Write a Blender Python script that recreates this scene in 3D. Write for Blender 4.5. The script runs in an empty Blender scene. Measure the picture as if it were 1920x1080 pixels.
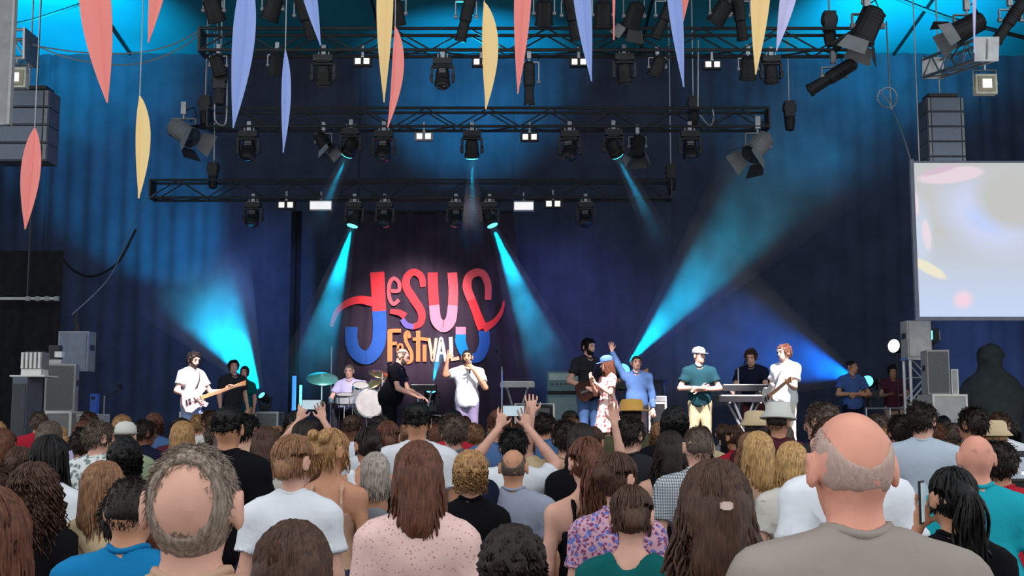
import bpy, math, random
import numpy as np
import openvdb as vdb
from mathutils import Vector, Matrix, Euler

random.seed(7)
rng = np.random.default_rng(7)
R = math.radians
C = bpy.context.scene.collection
SC = bpy.context.scene

# ------------------------------------------------------------------ camera
FPX, HORIZ, HC = 2200.0, 785.0, 1.72
TH = math.atan((HORIZ - 540.0) / FPX)
CT, ST = math.cos(TH), math.sin(TH)
cam_d = bpy.data.cameras.new('camera')
cam_d.sensor_width = 36.0
cam_d.lens = 36.0 * FPX / 1920.0
cam_d.clip_end = 200.0
cam = bpy.data.objects.new('camera', cam_d)
C.objects.link(cam)
cam.location = (0, 0, HC)
cam.rotation_euler = (math.pi / 2 + TH, 0, 0)
SC.camera = cam


def P(px, py, Y):
    """point of the hall at depth Y that the photograph shows at px, py"""
    u, v = (px - 960.0) / FPX, (540.0 - py) / FPX
    t = Y / (CT - v * ST)
    return Vector((u * t, Y, HC + (ST + v * CT) * t))


def M(px, py, Y):
    """metres per photo pixel there"""
    return (P(px + 1, py, Y) - P(px, py, Y)).length


# ------------------------------------------------------------------ sky, exposure
world = bpy.data.worlds.new('overcast_sky')
SC.world = world
world.use_nodes = True
wn = world.node_tree
wn.nodes['Background'].inputs['Color'].default_value = (0.93, 0.96, 1.0, 1)
wn.nodes['Background'].inputs['Strength'].default_value = 1.28
SC.view_settings.view_transform = 'Standard'
SC.view_settings.look = 'None'
SC.view_settings.exposure = 0.0
SC.view_settings.gamma = 1.0
SC.view_settings.use_curve_mapping = False
SC.cycles.use_denoising = True
SC.cycles.max_bounces = 5
SC.cycles.diffuse_bounces = 2
SC.cycles.glossy_bounces = 2
SC.cycles.transmission_bounces = 2
SC.cycles.volume_bounces = 0
SC.cycles.sample_clamp_indirect = 3.0


def spot(name, loc, target, power, angle, color=(1, 1, 1), blend=0.6, size=0.06):
    d = bpy.data.lights.new(name, 'SPOT')
    d.energy, d.spot_size, d.spot_blend, d.color, d.shadow_soft_size = power, R(angle), blend, color, size
    o = bpy.data.objects.new(name, d)
    C.objects.link(o)
    o.location = loc
    o.rotation_euler = (Vector(target) - Vector(loc)).to_track_quat('-Z', 'Y').to_euler()
    return o


CYAN = (0.0, 0.55, 1.0)
BLUE = (0.02, 0.12, 1.0)
NAVY = (0.10, 0.25, 1.0)
# stage wash of the fresnels on the front truss (white, faintly pink)
for px, tx, ty, pw in ((520, 365, 17.3, 4400), (740, 690, 19.6, 3200), (1020, 878, 17.7, 3200), (1128, 1130, 17.5, 4300), (1350, 1312, 17.7, 4500), (1540, 1472, 16.9, 6500)):
    spot('stage_wash', P(px, 190, 15.2), P(tx, 728, ty), pw, 23, (1.0, 0.90, 0.96), 0.8, 0.12)
spot('banner_wash', P(870, 180, 15.2), P(775, 600, 22.3), 4000, 21, (1.0, 0.80, 0.86), 0.8, 0.12)
spot('banner_wash', P(960, 190, 15.2), P(800, 610, 22.3), 2300, 21, (1.0, 0.80, 0.86), 0.8, 0.12)
# blue wash on the black drapes behind the stage
spot('drape_wash', P(475, 440, 21.2), P(430, 600, 23.9), 330, 110, (.16, .34, 1.0), 1.0, 0.1)
spot('drape_wash', P(1098, 440, 21.2), P(1040, 640, 23.9), 300, 105, (0.30, 0.32, 1.0), 1.0, 0.1)
spot('drape_wash', P(840, 300, 19.6), P(880, 160, 23.9), 2600, 56, (0.02, 0.60, 1.0), 1.0, 0.1)
spot('drape_wash', P(220, 300, 21.7), P(190, 240, 23.9), 165, 120, (0.06, 0.52, 1.0), 1.0, 0.1)
spot('drape_wash', P(1570, 300, 22.3), P(1520, 200, 23.9), 230, 130, (0.03, 0.66, 1.0), 1.0, 0.1)
spot('drape_wash', P(1885, 690, 21.4), P(1890, 660, 23.9), 300, 100, (0.22, 0.42, 1.0), 1.0, 0.1)
spot('truss_glow', P(850, 190, 17.4), P(850, 75, 15.5), 600, 60, (0.0, 0.5, 1.0), 1.0, 0.05)
# cyan wash on the tent roof at either side
spot('roof_wash', P(40, 125, 19.0), P(110, -30, 23.2), 3800, 85, (0.0, 0.62, 0.95), 1.0, 0.15)
spot('roof_wash', P(1720, 125, 19.0), P(1690, -30, 23.2), 3400, 75, (0.0, 0.62, 0.95), 1.0, 0.15)

# ------------------------------------------------------------------ materials
MATS = {}


def mat(name, col, rough=0.7, metal=0.0, var=0.12, scale=8.0, bump=0.0, bscale=60.0, emit=None, estr=0.0, spec=0.3, stretch=None):
    if name in MATS:
        return MATS[name]
    m = bpy.data.materials.new(name)
    m.use_nodes = True
    nt = m.node_tree
    b = nt.nodes['Principled BSDF']
    b.inputs['Roughness'].default_value = rough
    b.inputs['Metallic'].default_value = metal
    b.inputs['Specular IOR Level'].default_value = spec
    tc = nt.nodes.new('ShaderNodeTexCoord')
    vec = tc.outputs['Object']
    if stretch:
        mp = nt.nodes.new('ShaderNodeMapping')
        mp.inputs['Scale'].default_value = stretch
        nt.links.new(vec, mp.inputs['Vector'])
        vec = mp.outputs['Vector']
    no = nt.nodes.new('ShaderNodeTexNoise')
    no.inputs['Scale'].default_value = scale
    no.inputs['Detail'].default_value = 3.0
    nt.links.new(vec, no.inputs['Vector'])
    cr = nt.nodes.new('ShaderNodeValToRGB')
    c = Vector(col[:3])
    lo, hi = c * (1 - var), c * (1 + var)
    cr.color_ramp.elements[0].position = 0.3
    cr.color_ramp.elements[1].position = 0.7
    cr.color_ramp.elements[0].color = (*lo, 1)
    cr.color_ramp.elements[1].color = (min(hi.x, 1), min(hi.y, 1), min(hi.z, 1), 1)
    nt.links.new(no.outputs['Fac'], cr.inputs['Fac'])
    nt.links.new(cr.outputs['Color'], b.inputs['Base Color'])
    if bump:
        n2 = nt.nodes.new('ShaderNodeTexNoise')
        n2.inputs['Scale'].default_value = bscale
        nt.links.new(vec, n2.inputs['Vector'])
        bp = nt.nodes.new('ShaderNodeBump')
        bp.inputs['Strength'].default_value = bump
        bp.inputs['Distance'].default_value = 0.01
        nt.links.new(n2.outputs['Fac'], bp.inputs['Height'])
        nt.links.new(bp.outputs['Normal'], b.inputs['Normal'])
    if emit:
        b.inputs['Emission Color'].default_value = (*emit, 1)
        b.inputs['Emission Strength'].default_value = estr
    MATS[name] = m
    return m


def srgb(r, g, b):
    f = lambda c: (c / 255 / 12.92) if c <= 10 else ((c / 255 + 0.055) / 1.055) ** 2.4
    return (f(r), f(g), f(b))


def patterned(name, base, second, kind, scale, third=None):
    """printed cloth: floral, dots, stripes, check"""
    if name in MATS:
        return MATS[name]
    m = mat(name, base, 0.85, var=0.05, bump=0.15, bscale=40)
    nt = m.node_tree
    b = nt.nodes['Principled BSDF']
    src = b.inputs['Base Color'].links[0].from_socket
    tc = nt.nodes.new('ShaderNodeTexCoord')

    def mixin(src, fac, col):
        mx = nt.nodes.new('ShaderNodeMix')
        mx.data_type = 'RGBA'
        nt.links.new(fac, mx.inputs[0])
        nt.links.new(src, mx.inputs[6])
        mx.inputs[7].default_value = (*col, 1)
        return mx.outputs[2]

    def ramp(sock, p0, p1, inv=False):
        cr = nt.nodes.new('ShaderNodeValToRGB')
        cr.color_ramp.elements[0].position, cr.color_ramp.elements[1].position = p0, p1
        if inv:
            cr.color_ramp.elements[0].color = (1, 1, 1, 1)
            cr.color_ramp.elements[1].color = (0, 0, 0, 1)
        nt.links.new(sock, cr.inputs['Fac'])
        return cr.outputs['Color']

    if kind in ('stripes', 'check'):
        w = nt.nodes.new('ShaderNodeTexWave')
        w.inputs['Scale'].default_value = scale
        w.inputs['Distortion'].default_value = 0.6
        nt.links.new(tc.outputs['Object'], w.inputs['Vector'])
        src = mixin(src, ramp(w.outputs['Fac'], 0.55, 0.75), second)
        if kind == 'check':
            w2 = nt.nodes.new('ShaderNodeTexWave')
            w2.bands_direction = 'Z'
            w2.inputs['Scale'].default_value = scale * 0.8
            nt.links.new(tc.outputs['Object'], w2.inputs['Vector'])
            src = mixin(src, ramp(w2.outputs['Fac'], 0.65, 0.85), second)
    else:
        for i, cl in enumerate([second] + ([third] if third else [])):
            nz = nt.nodes.new('ShaderNodeTexNoise')
            nz.inputs['Scale'].default_value = 22.0
            va = nt.nodes.new('ShaderNodeVectorMath')
            va.operation = 'MULTIPLY_ADD'
            nt.links.new(tc.outputs['Object'], nz.inputs['Vector'])
            nt.links.new(nz.outputs['Color'], va.inputs[0])
            va.inputs[1].default_value = (.045,) * 3
            nt.links.new(tc.outputs['Object'], va.inputs[2])
            v = nt.nodes.new('ShaderNodeTexVoronoi')
            v.inputs['Scale'].default_value = scale * (1 + 0.35 * i)
            nt.links.new(va.outputs[0] if kind == 'floral' else tc.outputs['Object'], v.inputs['Vector'])
            e = (0.16, 0.24) if kind == 'dots' else (0.34, 0.46)
            src = mixin(src, ramp(v.outputs['Distance'], e[0], e[1], True), cl)
    nt.links.new(src, b.inputs['Base Color'])
    return m


BLK = mat('black_powder_coat', (0.012, 0.012, 0.013), 0.55, var=0.2)
DRK = mat('dark_grey_metal', (0.035, 0.036, 0.038), 0.5, 0.3)
ALU = mat('brushed_aluminium', (0.42, 0.43, 0.44), 0.38, 0.85, bump=0.05)
TRUSSM = mat('dark_truss_aluminium', (0.045, 0.047, 0.05), 0.5, 0.4)
CHROME = mat('chrome', (0.7, 0.7, 0.72), 0.15, 1.0, var=0.03)
GREY = mat('grey_paint', (0.22, 0.23, 0.24), 0.6)
LGREY = mat('light_grey_paint', (0.42, 0.43, 0.43), 0.6)
WHITE = mat('white_plastic', (0.72, 0.72, 0.68), 0.5, var=0.05)
CABLE = mat('black_cable', (0.008, 0.008, 0.009), 0.6)
STEEL = mat('pale_steel_wire', (0.35, 0.36, 0.38), 0.4, 0.6)
LENS_ON = mat('cyan_lit_lens', (0.2, 0.8, 0.9), 0.3, emit=(0.10, 0.85, 1.0), estr=2.6)
LENS_WHITE = mat('white_lit_lens', (0.9, 0.9, 0.9), 0.3, emit=(1.0, 0.97, 0.93), estr=1.6)
LENS_WARM = mat('dim_lit_cell', (0.8, 0.8, 0.78), 0.3, emit=(1.0, 0.97, 0.92), estr=0.75)
LENS_PANEL = mat('lit_panel_diffuser', (0.8, 0.8, 0.8), 0.4, emit=(1.0, 0.97, 0.97), estr=0.7)
LENS_OFF = mat('dark_glass_lens', (0.03, 0.035, 0.04), 0.1, spec=0.8)
LENS_BLUE = mat('blue_lit_tube', (0.1, 0.3, 0.9), 0.3, emit=(0.05, 0.30, 1.0), estr=0.9)


# ------------------------------------------------------------------ object helpers
def tag(o, label=None, cat=None, group=None, kind=None):
    if label: o['label'] = label
    if cat: o['category'] = cat
    if group: o['group'] = group
    if kind: o['kind'] = kind
    return o


def thing(name, label, cat, loc=(0, 0, 0), rz=0.0, group=None, scale=1.0, rot=None):
    o = bpy.data.objects.new(name, None)
    C.objects.link(o)
    o.empty_display_size = 0.1
    o.location = loc
    o.rotation_euler = rot if rot is not None else (0, 0, rz)
    o.scale = (scale,) * 3
    return tag(o, label, cat, group)


def link(name, me, m=None, parent=None, loc=None, rot=None, mtx=None):
    o = bpy.data.objects.new(name, me)
    C.objects.link(o)
    if m is not None:
        if not me.materials:
            me.materials.append(m)
        if me.materials[0] is not m:
            o.material_slots[0].link = 'OBJECT'
            o.material_slots[0].material = m
    if parent is not None:
        o.parent = parent
    if loc is not None: o.location = loc
    if rot is not None: o.rotation_euler = rot
    if mtx is not None: o.matrix_local = mtx
    return o


def copy_tree(o, parent=None):
    c = o.copy()
    C.objects.link(c)
    c.parent = parent
    for ch in [x for x in o.children]:
        copy_tree(ch, c)
    return c


def axes(a, b):
    d = (Vector(b) - Vector(a))
    d = d.normalized() if d.length > 1e-9 else Vector((0, 0, 1))
    u = d.cross(Vector((0, 0, 1)))
    u = Vector((1, 0, 0)) if u.length < 1e-4 else u.normalized()
    return d, u, u.cross(d)


class MB:
    """collects shapes; build() links them as one mesh object"""

    def __init__(self):
        self.v, self.f = [], []

    def box(self, c, s, rot=None):
        n = len(self.v)
        q = Euler(rot).to_matrix() if rot is not None else None
        for z in (-.5, .5):
            for x, y in ((-.5, -.5), (.5, -.5), (.5, .5), (-.5, .5)):
                p = Vector((x * s[0], y * s[1], z * s[2]))
                if q: p = q @ p
                self.v.append(tuple(Vector(c) + p))
        for q4 in ((0, 3, 2, 1), (4, 5, 6, 7), (0, 1, 5, 4), (1, 2, 6, 5), (2, 3, 7, 6), (3, 0, 4, 7)):
            self.f.append([n + i for i in q4])
        return self

    def cyl(self, a, b, r0, r1=None, n=10, cap=True):
        r1 = r0 if r1 is None else r1
        return self.tube([a, b], [r0, r1], n, cap)

    def tube(self, pts, r, n=6, cap=True):
        pts = [Vector(p) for p in pts]
        rs = r if isinstance(r, (list, tuple)) else [r] * len(pts)
        base = len(self.v)
        for i, p in enumerate(pts):
            a, b = pts[max(i - 1, 0)], pts[min(i + 1, len(pts) - 1)]
            d, u, w = axes(a, b)
            for k in range(n):
                t = 2 * math.pi * k / n
                self.v.append(tuple(p + (u * math.cos(t) + w * math.sin(t)) * rs[i]))
        for i in range(len(pts) - 1):
            for k in range(n):
                a0, a1 = base + i * n + k, base + i * n + (k + 1) % n
                self.f.append([a0, a1, a1 + n, a0 + n])
        if cap:
            self.f.append([base + k for k in range(n)][::-1])
            self.f.append([base + (len(pts) - 1) * n + k for k in range(n)])
        return self

    def lathe(self, prof, n=20, mtx=None, cap=True):
        base = len(self.v)
        for r, z in prof:
            for k in range(n):
                t = 2 * math.pi * k / n
                p = Vector((r * math.cos(t), r * math.sin(t), z))
                self.v.append(tuple(mtx @ p if mtx else p))
        for i in range(len(prof) - 1):
            for k in range(n):
                a0, a1 = base + i * n + k, base + i * n + (k + 1) % n
                self.f.append([a0, a1, a1 + n, a0 + n])
        if cap:
            self.f.append([base + k for k in range(n)][::-1])
            self.f.append([base + (len(prof) - 1) * n + k for k in range(n)])
        return self

    def ball(self, c, r, n=12, m=8):
        r = r if isinstance(r, (tuple, list)) else (r, r, r)
        base = len(self.v)
        for i in range(m + 1):
            a = math.pi * i / m
            for k in range(n):
                t = 2 * math.pi * k / n
                self.v.append((c[0] + r[0] * math.sin(a) * math.cos(t), c[1] + r[1] * math.sin(a) * math.sin(t), c[2] - r[2] * math.cos(a)))
        for i in range(m):
            for k in range(n):
                a0, a1 = base + i * n + k, base + i * n + (k + 1) % n
                self.f.append([a0, a1, a1 + n, a0 + n])
        return self

    def slab(self, pts, off):
        """closed outline extruded by off"""
        base, n = len(self.v), len(pts)
        off = Vector(off)
        self.v += [tuple(Vector(p)) for p in pts] + [tuple(Vector(p) + off) for p in pts]
        self.f.append([base + i for i in range(n)][::-1])
        self.f.append([base + n + i for i in range(n)])
        for i in range(n):
            j = (i + 1) % n
            self.f.append([base + i, base + j, base + n + j, base + n + i])
        return self

    def strip(self, L, Rr, off):
        """ribbon between two edges, with thickness"""
        base, n = len(self.v), len(L)
        off = Vector(off)
        for a, b in zip(L, Rr):
            self.v += [tuple(Vector(a)), tuple(Vector(b)), tuple(Vector(a) + off), tuple(Vector(b) + off)]
        for i in range(n - 1):
            a, b = base + 4 * i, base + 4 * (i + 1)
            self.f += [[a, a + 1, b + 1, b], [a + 2, b + 2, b + 3, a + 3], [a, b, b + 2, a + 2], [a + 1, a + 3, b + 3, b + 1]]
        e = base + 4 * (n - 1)
        self.f += [[base, base + 2, base + 3, base + 1], [e, e + 1, e + 3, e + 2]]
        return self

    def mesh(self, name, org=None, smooth=False):
        me = bpy.data.meshes.new(name)
        v = self.v if org is None else [(x - org[0], y - org[1], z - org[2]) for x, y, z in self.v]
        me.from_pydata(v, [], self.f)
        me.validate()
        if smooth:
            me.polygons.foreach_set('use_smooth', [True] * len(me.polygons))
        me.update()
        return me

    def build(self, name, m, parent=None, world=False, smooth=False, loc=None, rot=None):
        org = parent.location if (world and parent is not None) else (loc if world and loc is not None else None)
        return link(name, self.mesh(name, org, smooth), m, parent, loc, rot)


def hang(pts, n=14):
    """points of a slack line through the given ones"""
    out = []
    pts = [Vector(p) for p in pts]
    q = [pts[0]] + pts + [pts[-1]]
    for i in range(1, len(q) - 2):
        for k in range(n):
            t = k / n
            a, b, c, d = q[i - 1], q[i], q[i + 1], q[i + 2]
            out.append(0.5 * ((2 * b) + (c - a) * t + (2 * a - 5 * b + 4 * c - d) * t * t + (3 * b - 3 * c + d - a) * t ** 3))
    out.append(pts[-1])
    return out

# ------------------------------------------------------------------ the tent
YB = 24.0
DRAPE = mat('black_blue_drape', (0.046, 0.052, 0.082), 0.95, var=0.2, scale=1.5, bump=0.2, bscale=30, spec=0.05)
DRAPE2 = mat('black_molton', (0.014, 0.014, 0.017), 0.95, var=0.2, spec=0.05)
ROOFM = mat('teal_tent_fabric', (0.03, 0.24, 0.31), 0.85, var=0.10, scale=0.7, spec=0.1)
FLOORM = mat('trodden_ground', (0.06, 0.055, 0.05), 0.95, var=0.35, scale=3, bump=0.4, bscale=15)
tag(MB().box((0, 9.5, -0.05), (30, 34, 0.1)).build('floor', FLOORM), kind='structure')
wb = tag(MB().box((0, YB + 0.3, 4.75), (27, 0.1, 9.5)).build('wall_back', DRAPE2), kind='structure')


def drape_mesh(w, h, folds, amp, seed, taper=0.0, nz=6):
    r = random.Random(seed)
    n = folds * 6
    ph = [r.uniform(0, 6.28) for _ in range(4)]
    mb = MB()
    for j in range(nz + 1):
        z = h * j / nz
        k = 1 + taper * (1 - j / nz)
        for i in range(n + 1):
            s = i / n
            y = amp * (math.sin(s * folds * 6.283 + 0.5 * math.sin(s * 9 + ph[0])) + 0.5 * math.sin(s * folds * 2.9 + ph[1] + 0.4 * z))
            mb.v.append(((s - 0.5) * w * k, y, z))
    for j in range(nz):
        for i in range(n):
            a = j * (n + 1) + i
            mb.f.append([a, a + 1, a + n + 2, a + n + 1])
    return mb.mesh('drape_panel', smooth=True)


dm = drape_mesh(3.3, 9.35, 9, 0.022, 1)
for i in range(8):
    o = link('drape_panel', dm, DRAPE, wb, (-11.35 + 3.25 * i, YB + 0.02 * (i % 2), 0.0))
for s, nm in ((-1, 'wall_left'), (1, 'wall_right')):
    w = tag(MB().box((s * 12.9, 19.3, 4.75), (0.1, 10.2, 9.5)).build(nm, DRAPE2), kind='structure')
# roof: sagging fabric bays between seams
NR = 10


def roofz(Y):
    t = (YB + .4 - Y) / 19.4
    return 9.32 + 2.9 * t - .9 * t * t


roof = MB()
for j in range(NR + 1):
    t = j / NR * 15.9 / 19.4
    for i in range(41):
        x = -13.4 + 26.8 * i / 40
        sag = 0.22 * abs(math.sin(math.pi * i / 8))
        roof.v.append((x, YB + 0.4 - 19.4 * t, 9.32 + 2.9 * t - 0.9 * t * t + 0.0 * x - sag * (0.3 + t) + 0.08 * (1 - abs(x) / 13)))
for j in range(NR):
    for i in range(40):
        a = j * 41 + i
        roof.f.append([a, a + 41, a + 42, a + 1])
roof = tag(roof.build('ceiling', ROOFM, smooth=True), kind='structure')
for i in range(0, 41, 8):
    pts = [(-13.4 + 26.8 * i / 40, YB + 0.4 - 15.9 * j / NR, roofz(YB + 0.4 - 15.9 * j / NR) - .04) for j in range(NR + 1)]
    MB().tube(pts, 0.03, 5).build('roof_seam', BLK, roof)

# ------------------------------------------------------------------ stage
SZ = 1.05
DECK = mat('black_stage_deck', (0.02, 0.02, 0.022), 0.6, var=0.25, scale=4)
st = thing('stage', 'black stage platform with skirted front edge behind the crowd', 'stage', (0, 19.2, 0))
MB().box((0, 0, SZ - 0.06), (17.4, 7.6, 0.12)).build('deck', DECK, st)
sk = drape_mesh(17.2, SZ - 0.12, 40, 0.02, 5, nz=2)
link('skirt', sk, DRAPE2, st, (0, -3.72, 0))
for i in range(6):
    for j in range(3):
        MB().cyl((0, 0, 0), (0, 0, SZ - 0.12), 0.03, n=8).build('leg', ALU, st, loc=(-8 + 3.2 * i, -3.4 + 3.4 * j, 0))

# wing drapes and the darker strip between two drapes
d = drape_mesh(1.0, 1, 4, 0.03, 3, nz=1)
p0, p1 = P(547, 395, 22.85), P(567, 395, 22.85)
strip = tag(link('black_curtain', drape_mesh(p1.x - p0.x, p0.z - SZ, 2, 0.03, 9), DRAPE2, None, ((p0.x + p1.x) / 2, 22.85, SZ)),
            'narrow black curtain hanging beside the red and blue logo banner', 'curtain')
a, b = P(-60, 470, 17.6), P(120, 470, 17.6)
tag(link('black_curtain', drape_mesh(b.x - a.x, a.z - SZ, 5, 0.03, 11), DRAPE2, None, ((a.x + b.x) / 2, 17.6, SZ)),
    'broad black masking curtain standing behind the tall loudspeaker stack', 'curtain')
a, b = P(-40, 560, 17.4), P(110, 560, 17.4)
pp = thing('pipe_batten', 'pale horizontal pipe hung on a rod before the black masking curtain', 'pipe', a)
MB().cyl(a, b, 0.022, n=8).build('pipe', LGREY, pp, world=True)
for k in range(4):
    c = a.lerp(b, 0.62 + 0.12 * k)
    MB().box(c, (0.06, 0.06, 0.07)).build('clamp', GREY, pp, world=True)
c = P(51, 560, 17.4)
MB().cyl(c, (c.x, c.y, roofz(17.4) - .3), 0.014, n=6).build('rod', DRK, pp, world=True)


# ------------------------------------------------------------------ trusses
def truss(label, A, B, size=0.30, seg=0.5, hoists=(0.1, 0.5, 0.9), topz=None, m=None):
    m = m or TRUSSM
    A, B = Vector(A), Vector(B)
    L = (B - A).length
    d = (B - A).normalized()
    t = thing('lighting_truss', label, 'truss', A)
    t.rotation_euler = d.to_track_quat('X', 'Z').to_euler()
    h = size / 2
    cm = MB().cyl((0, 0, 0), (L, 0, 0), 0.024, n=8).mesh('chord')
    for y in (-h, h):
        for z in (-h, h):
            link('chord', cm, m, t, (0, y, z))
    n = max(2, int(L / seg))
    s = L / n
    bf = MB().cyl((0, 0, -h), (s, 0, h), 0.012, n=6).mesh('brace')
    bb = MB().cyl((0, -h, 0), (s, h, 0), 0.012, n=6).mesh('brace')
    for i in range(n):
        for y in (-h, h):
            o = link('brace', bf, m, t, (i * s, y, 0))
            if i % 2: o.scale = (1, 1, -1)
        o = link('brace', bb, m, t, (i * s, 0, -h))
        if i % 2: o.scale = (1, -1, 1)
    for x in (0.01, L - 0.01):
        MB().box((x, 0, 0), (0.03, size + 0.05, size + 0.05)).box((x, 0, 0), (0.03, 0.03, size)).build('end_frame', m, t)
    return t


def chain_hoist(px, py, Y, label):
    c = P(px, py, Y)
    top = roofz(Y) - .3
    t = thing('chain_hoist', label, 'hoist', c)
    MB().box((0, 0, 0), (0.16, 0.14, 0.26)).cyl((-0.1, 0, 0.02), (0.1, 0, 0.02), 0.07, n=12).build('motor', DRK, t)
    MB().cyl((0, 0, 0.12), (0, 0, top - c.z), 0.012, n=5).build('chain', STEEL, t)
    MB().lathe([(0.02, -0.36), (0.07, -0.34), (0.09, -0.2), (0.08, -0.12)], 10).build('chain_bag', BLK, t)
    MB().tube([(0, 0, -0.12), (0.0, 0, -0.3), (0.03, 0, -0.34), (0.05, 0, -0.3)], 0.012, 5).build('hook', CHROME, t)
    return t


Y1, Y2, Y3 = 15.5, 18.5, 21.0
truss('front box truss hung nearest the audience above the stage', P(378, 80, Y1), P(1600, 80, Y1), 0.30)
truss('middle box truss with cyan moving heads below it', P(392, 224, Y2), P(1440, 224, Y2), 0.30)
truss('rear box truss in front of the drapes with white panels below', P(285, 357, Y3), P(1258, 357, Y3), 0.32)
truss('slanting blue-lit truss above the right line array', P(1748, 128, 16.6), P(1850, 92, 14.6), 0.26, 0.3, m=ALU)
truss('short truss beside the grey panel and the left floodlight', P(-10, 92, 16.0), P(58, 90, 16.0), 0.40, 0.35, m=ALU)
chain_hoist(413, 150, Y1, 'chain hoist with dangling chain at the end of the front truss')
chain_hoist(1300, 196, Y2, 'chain hoist with red tag above the middle truss')
chain_hoist(1480, 205, Y2, 'chain hoist hung at the outer end of the middle truss')
chain_hoist(385, 195, Y2, 'chain hoist over the barn door lamp end of the middle truss')
chain_hoist(400, 318, Y3, 'chain hoist above the rear truss near the yellow pennant')
chain_hoist(1258, 322, Y3, 'chain hoist with two pale shackles at the rear truss end')
chain_hoist(1555, 40, Y1, 'chain hoist at the front truss end near the tilted floodlight')


# ------------------------------------------------------------------ lamps on the trusses
def dirrot(v):
    """rotation that turns local -Z onto v"""
    return Vector(v).to_track_quat('-Z', 'Y').to_euler()


_mh = {}


def moving_head(px, py, Y, label, aim=(0, -0.25, -1), lit=None, group=None, up=False, s=1.0, world_loc=None):
    if not _mh:
        _mh['clamp'] = MB().box((0, 0, 0.02), (0.06, 0.05, 0.16)).cyl((-.07, 0, -.05), (-.07, 0, .03), .012, n=6).cyl((.07, 0, -.05), (.07, 0, .03), .012, n=6).box((0, 0, -.05), (.22, .05, .02)).mesh('clamp')
        _mh['base'] = MB().box((0, 0, -0.105), (0.28, 0.2, 0.09)).box((0, 0, -0.155), (0.2, 0.16, 0.02)).mesh('base')
        y = MB()
        for sx in (-1, 1):
            y.box((sx * 0.155, 0, -0.29), (0.035, 0.09, 0.24)).cyl((sx * .135, 0, -.34), (sx * .185, 0, -.34), .055, n=12)
        y.box((0, 0, -0.175), (0.31, 0.09, 0.03))
        _mh['yoke'] = y.mesh('yoke')
        _mh['head'] = MB().lathe([(0.05, 0.15), (0.09, 0.13), (0.105, 0.05), (0.105, -0.05), (0.12, -0.08), (0.12, -0.13), (0.1, -0.15)], 18).mesh('head', smooth=False)
        _mh['lens'] = MB().lathe([(0.10, -0.148), (0.095, -0.16), (0.05, -0.17), (0.005, -0.172)], 18).mesh('lens', smooth=True)
        _mh['vent'] = MB().box((0, 0.1, 0.03), (0.1, 0.02, 0.012)).box((0, 0.1, 0.06), (0.1, 0.02, 0.012)).box((0, 0.09, 0.09), (0.1, 0.02, 0.012)).mesh('vent')
    loc = P(px, py, Y - .13) if world_loc is None else world_loc
    t = thing('moving_head_light', label, 'stage light', loc, group=group, scale=s)
    if up: t.rotation_euler = (math.pi, 0, 0)
    link('clamp' if not up else 'foot', _mh['clamp'], STEEL if not up else DRK, t)
    link('base', _mh['base'], DRK, t)
    link('yoke', _mh['yoke'], DRK, t)
    v = Vector(aim)
    if up: v = Matrix.Rotation(-math.pi, 3, 'X') @ v
    h = link('head', _mh['head'], BLK, t, (0, 0, -0.34), dirrot(v))
    link('lens', _mh['lens'], lit or LENS_OFF, h)
    link('vent', _mh['vent'], GREY, h)
    off = Vector((0, 0, 0.34 if up else -0.34)) * s
    return loc + off


def fresnel(px, py, Y, label, aim, doors=True, long=False, group=None, s=1.0, drop=0.16, m=None, lens=None):
    """can lamp in a yoke, with barn doors, or a long profile lamp"""
    loc = P(px, py, Y - .13)
    t = thing('profile_spotlight' if long else 'fresnel_lamp', label, 'stage light', loc, group=group, scale=s)
    MB().box((0, 0, .03), (0.06, 0.06, 0.15)).cyl((0, 0, -.03), (0, 0, -.1), .015, n=6).build('clamp', STEEL, t)
    y = MB().box((0, 0, -0.1), (0.30, 0.04, 0.014))
    for sx in (-1, 1):
        y.box((sx * 0.145, 0, -0.1 - drop / 2), (0.014, 0.04, drop)).cyl((sx * .12, 0, -.1 - drop), (sx * .165, 0, -.1 - drop), .03, n=10)
    y.build('yoke', STEEL if not doors else GREY, t)
    pr = [(0.06, 0.30), (0.085, 0.26), (0.085, -0.05), (0.07, -0.08), (0.075, -0.3), (0.085, -0.31), (0.085, -0.34)] if long else \
         [(0.07, 0.19), (0.115, 0.15), (0.125, -0.12), (0.135, -0.13), (0.135, -0.16)]
    b = MB().lathe(pr, 16)
    for k in range(4):
        b.lathe([(pr[1][0] + 0.006, 0.04 + 0.035 * k), (pr[1][0] + 0.006, 0.05 + 0.035 * k)], 16)
    h = b.build('housing', m or BLK, t, loc=(0, 0, -0.1 - drop), rot=dirrot(aim))
    MB().lathe([(pr[-1][0] * .93, pr[-1][1] - 0.004), (0.004, pr[-1][1] - 0.015)], 16).build('lens', lens or LENS_OFF, h)
    if doors:
        for k in range(4):
            f = MB().slab([(-0.11, 0, 0), (0.11, 0, 0), (0.14, 0, -0.17), (-0.14, 0, -0.17)], (0, 0.006, 0))
            o = f.build('barn_door', GREY if k % 2 else DRK, h, loc=(0.135 * math.sin(k * math.pi / 2), -0.135 * math.cos(k * math.pi / 2), -0.16))
            o.rotation_euler = Euler((R(-32), 0, k * math.pi / 2)).to_matrix().to_euler() if False else (Matrix.Rotation(k * math.pi / 2, 3, 'Z') @ Matrix.Rotation(R(-28), 3, 'X')).to_euler()
    MB().tube([(0.02, 0, 0.0), (0.1, 0.05, 0.06), (0.14, 0.05, -0.04), (0.06, 0.05, -0.12)], 0.008, 5).build('lamp_cable', CABLE, t)
    return t


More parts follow.
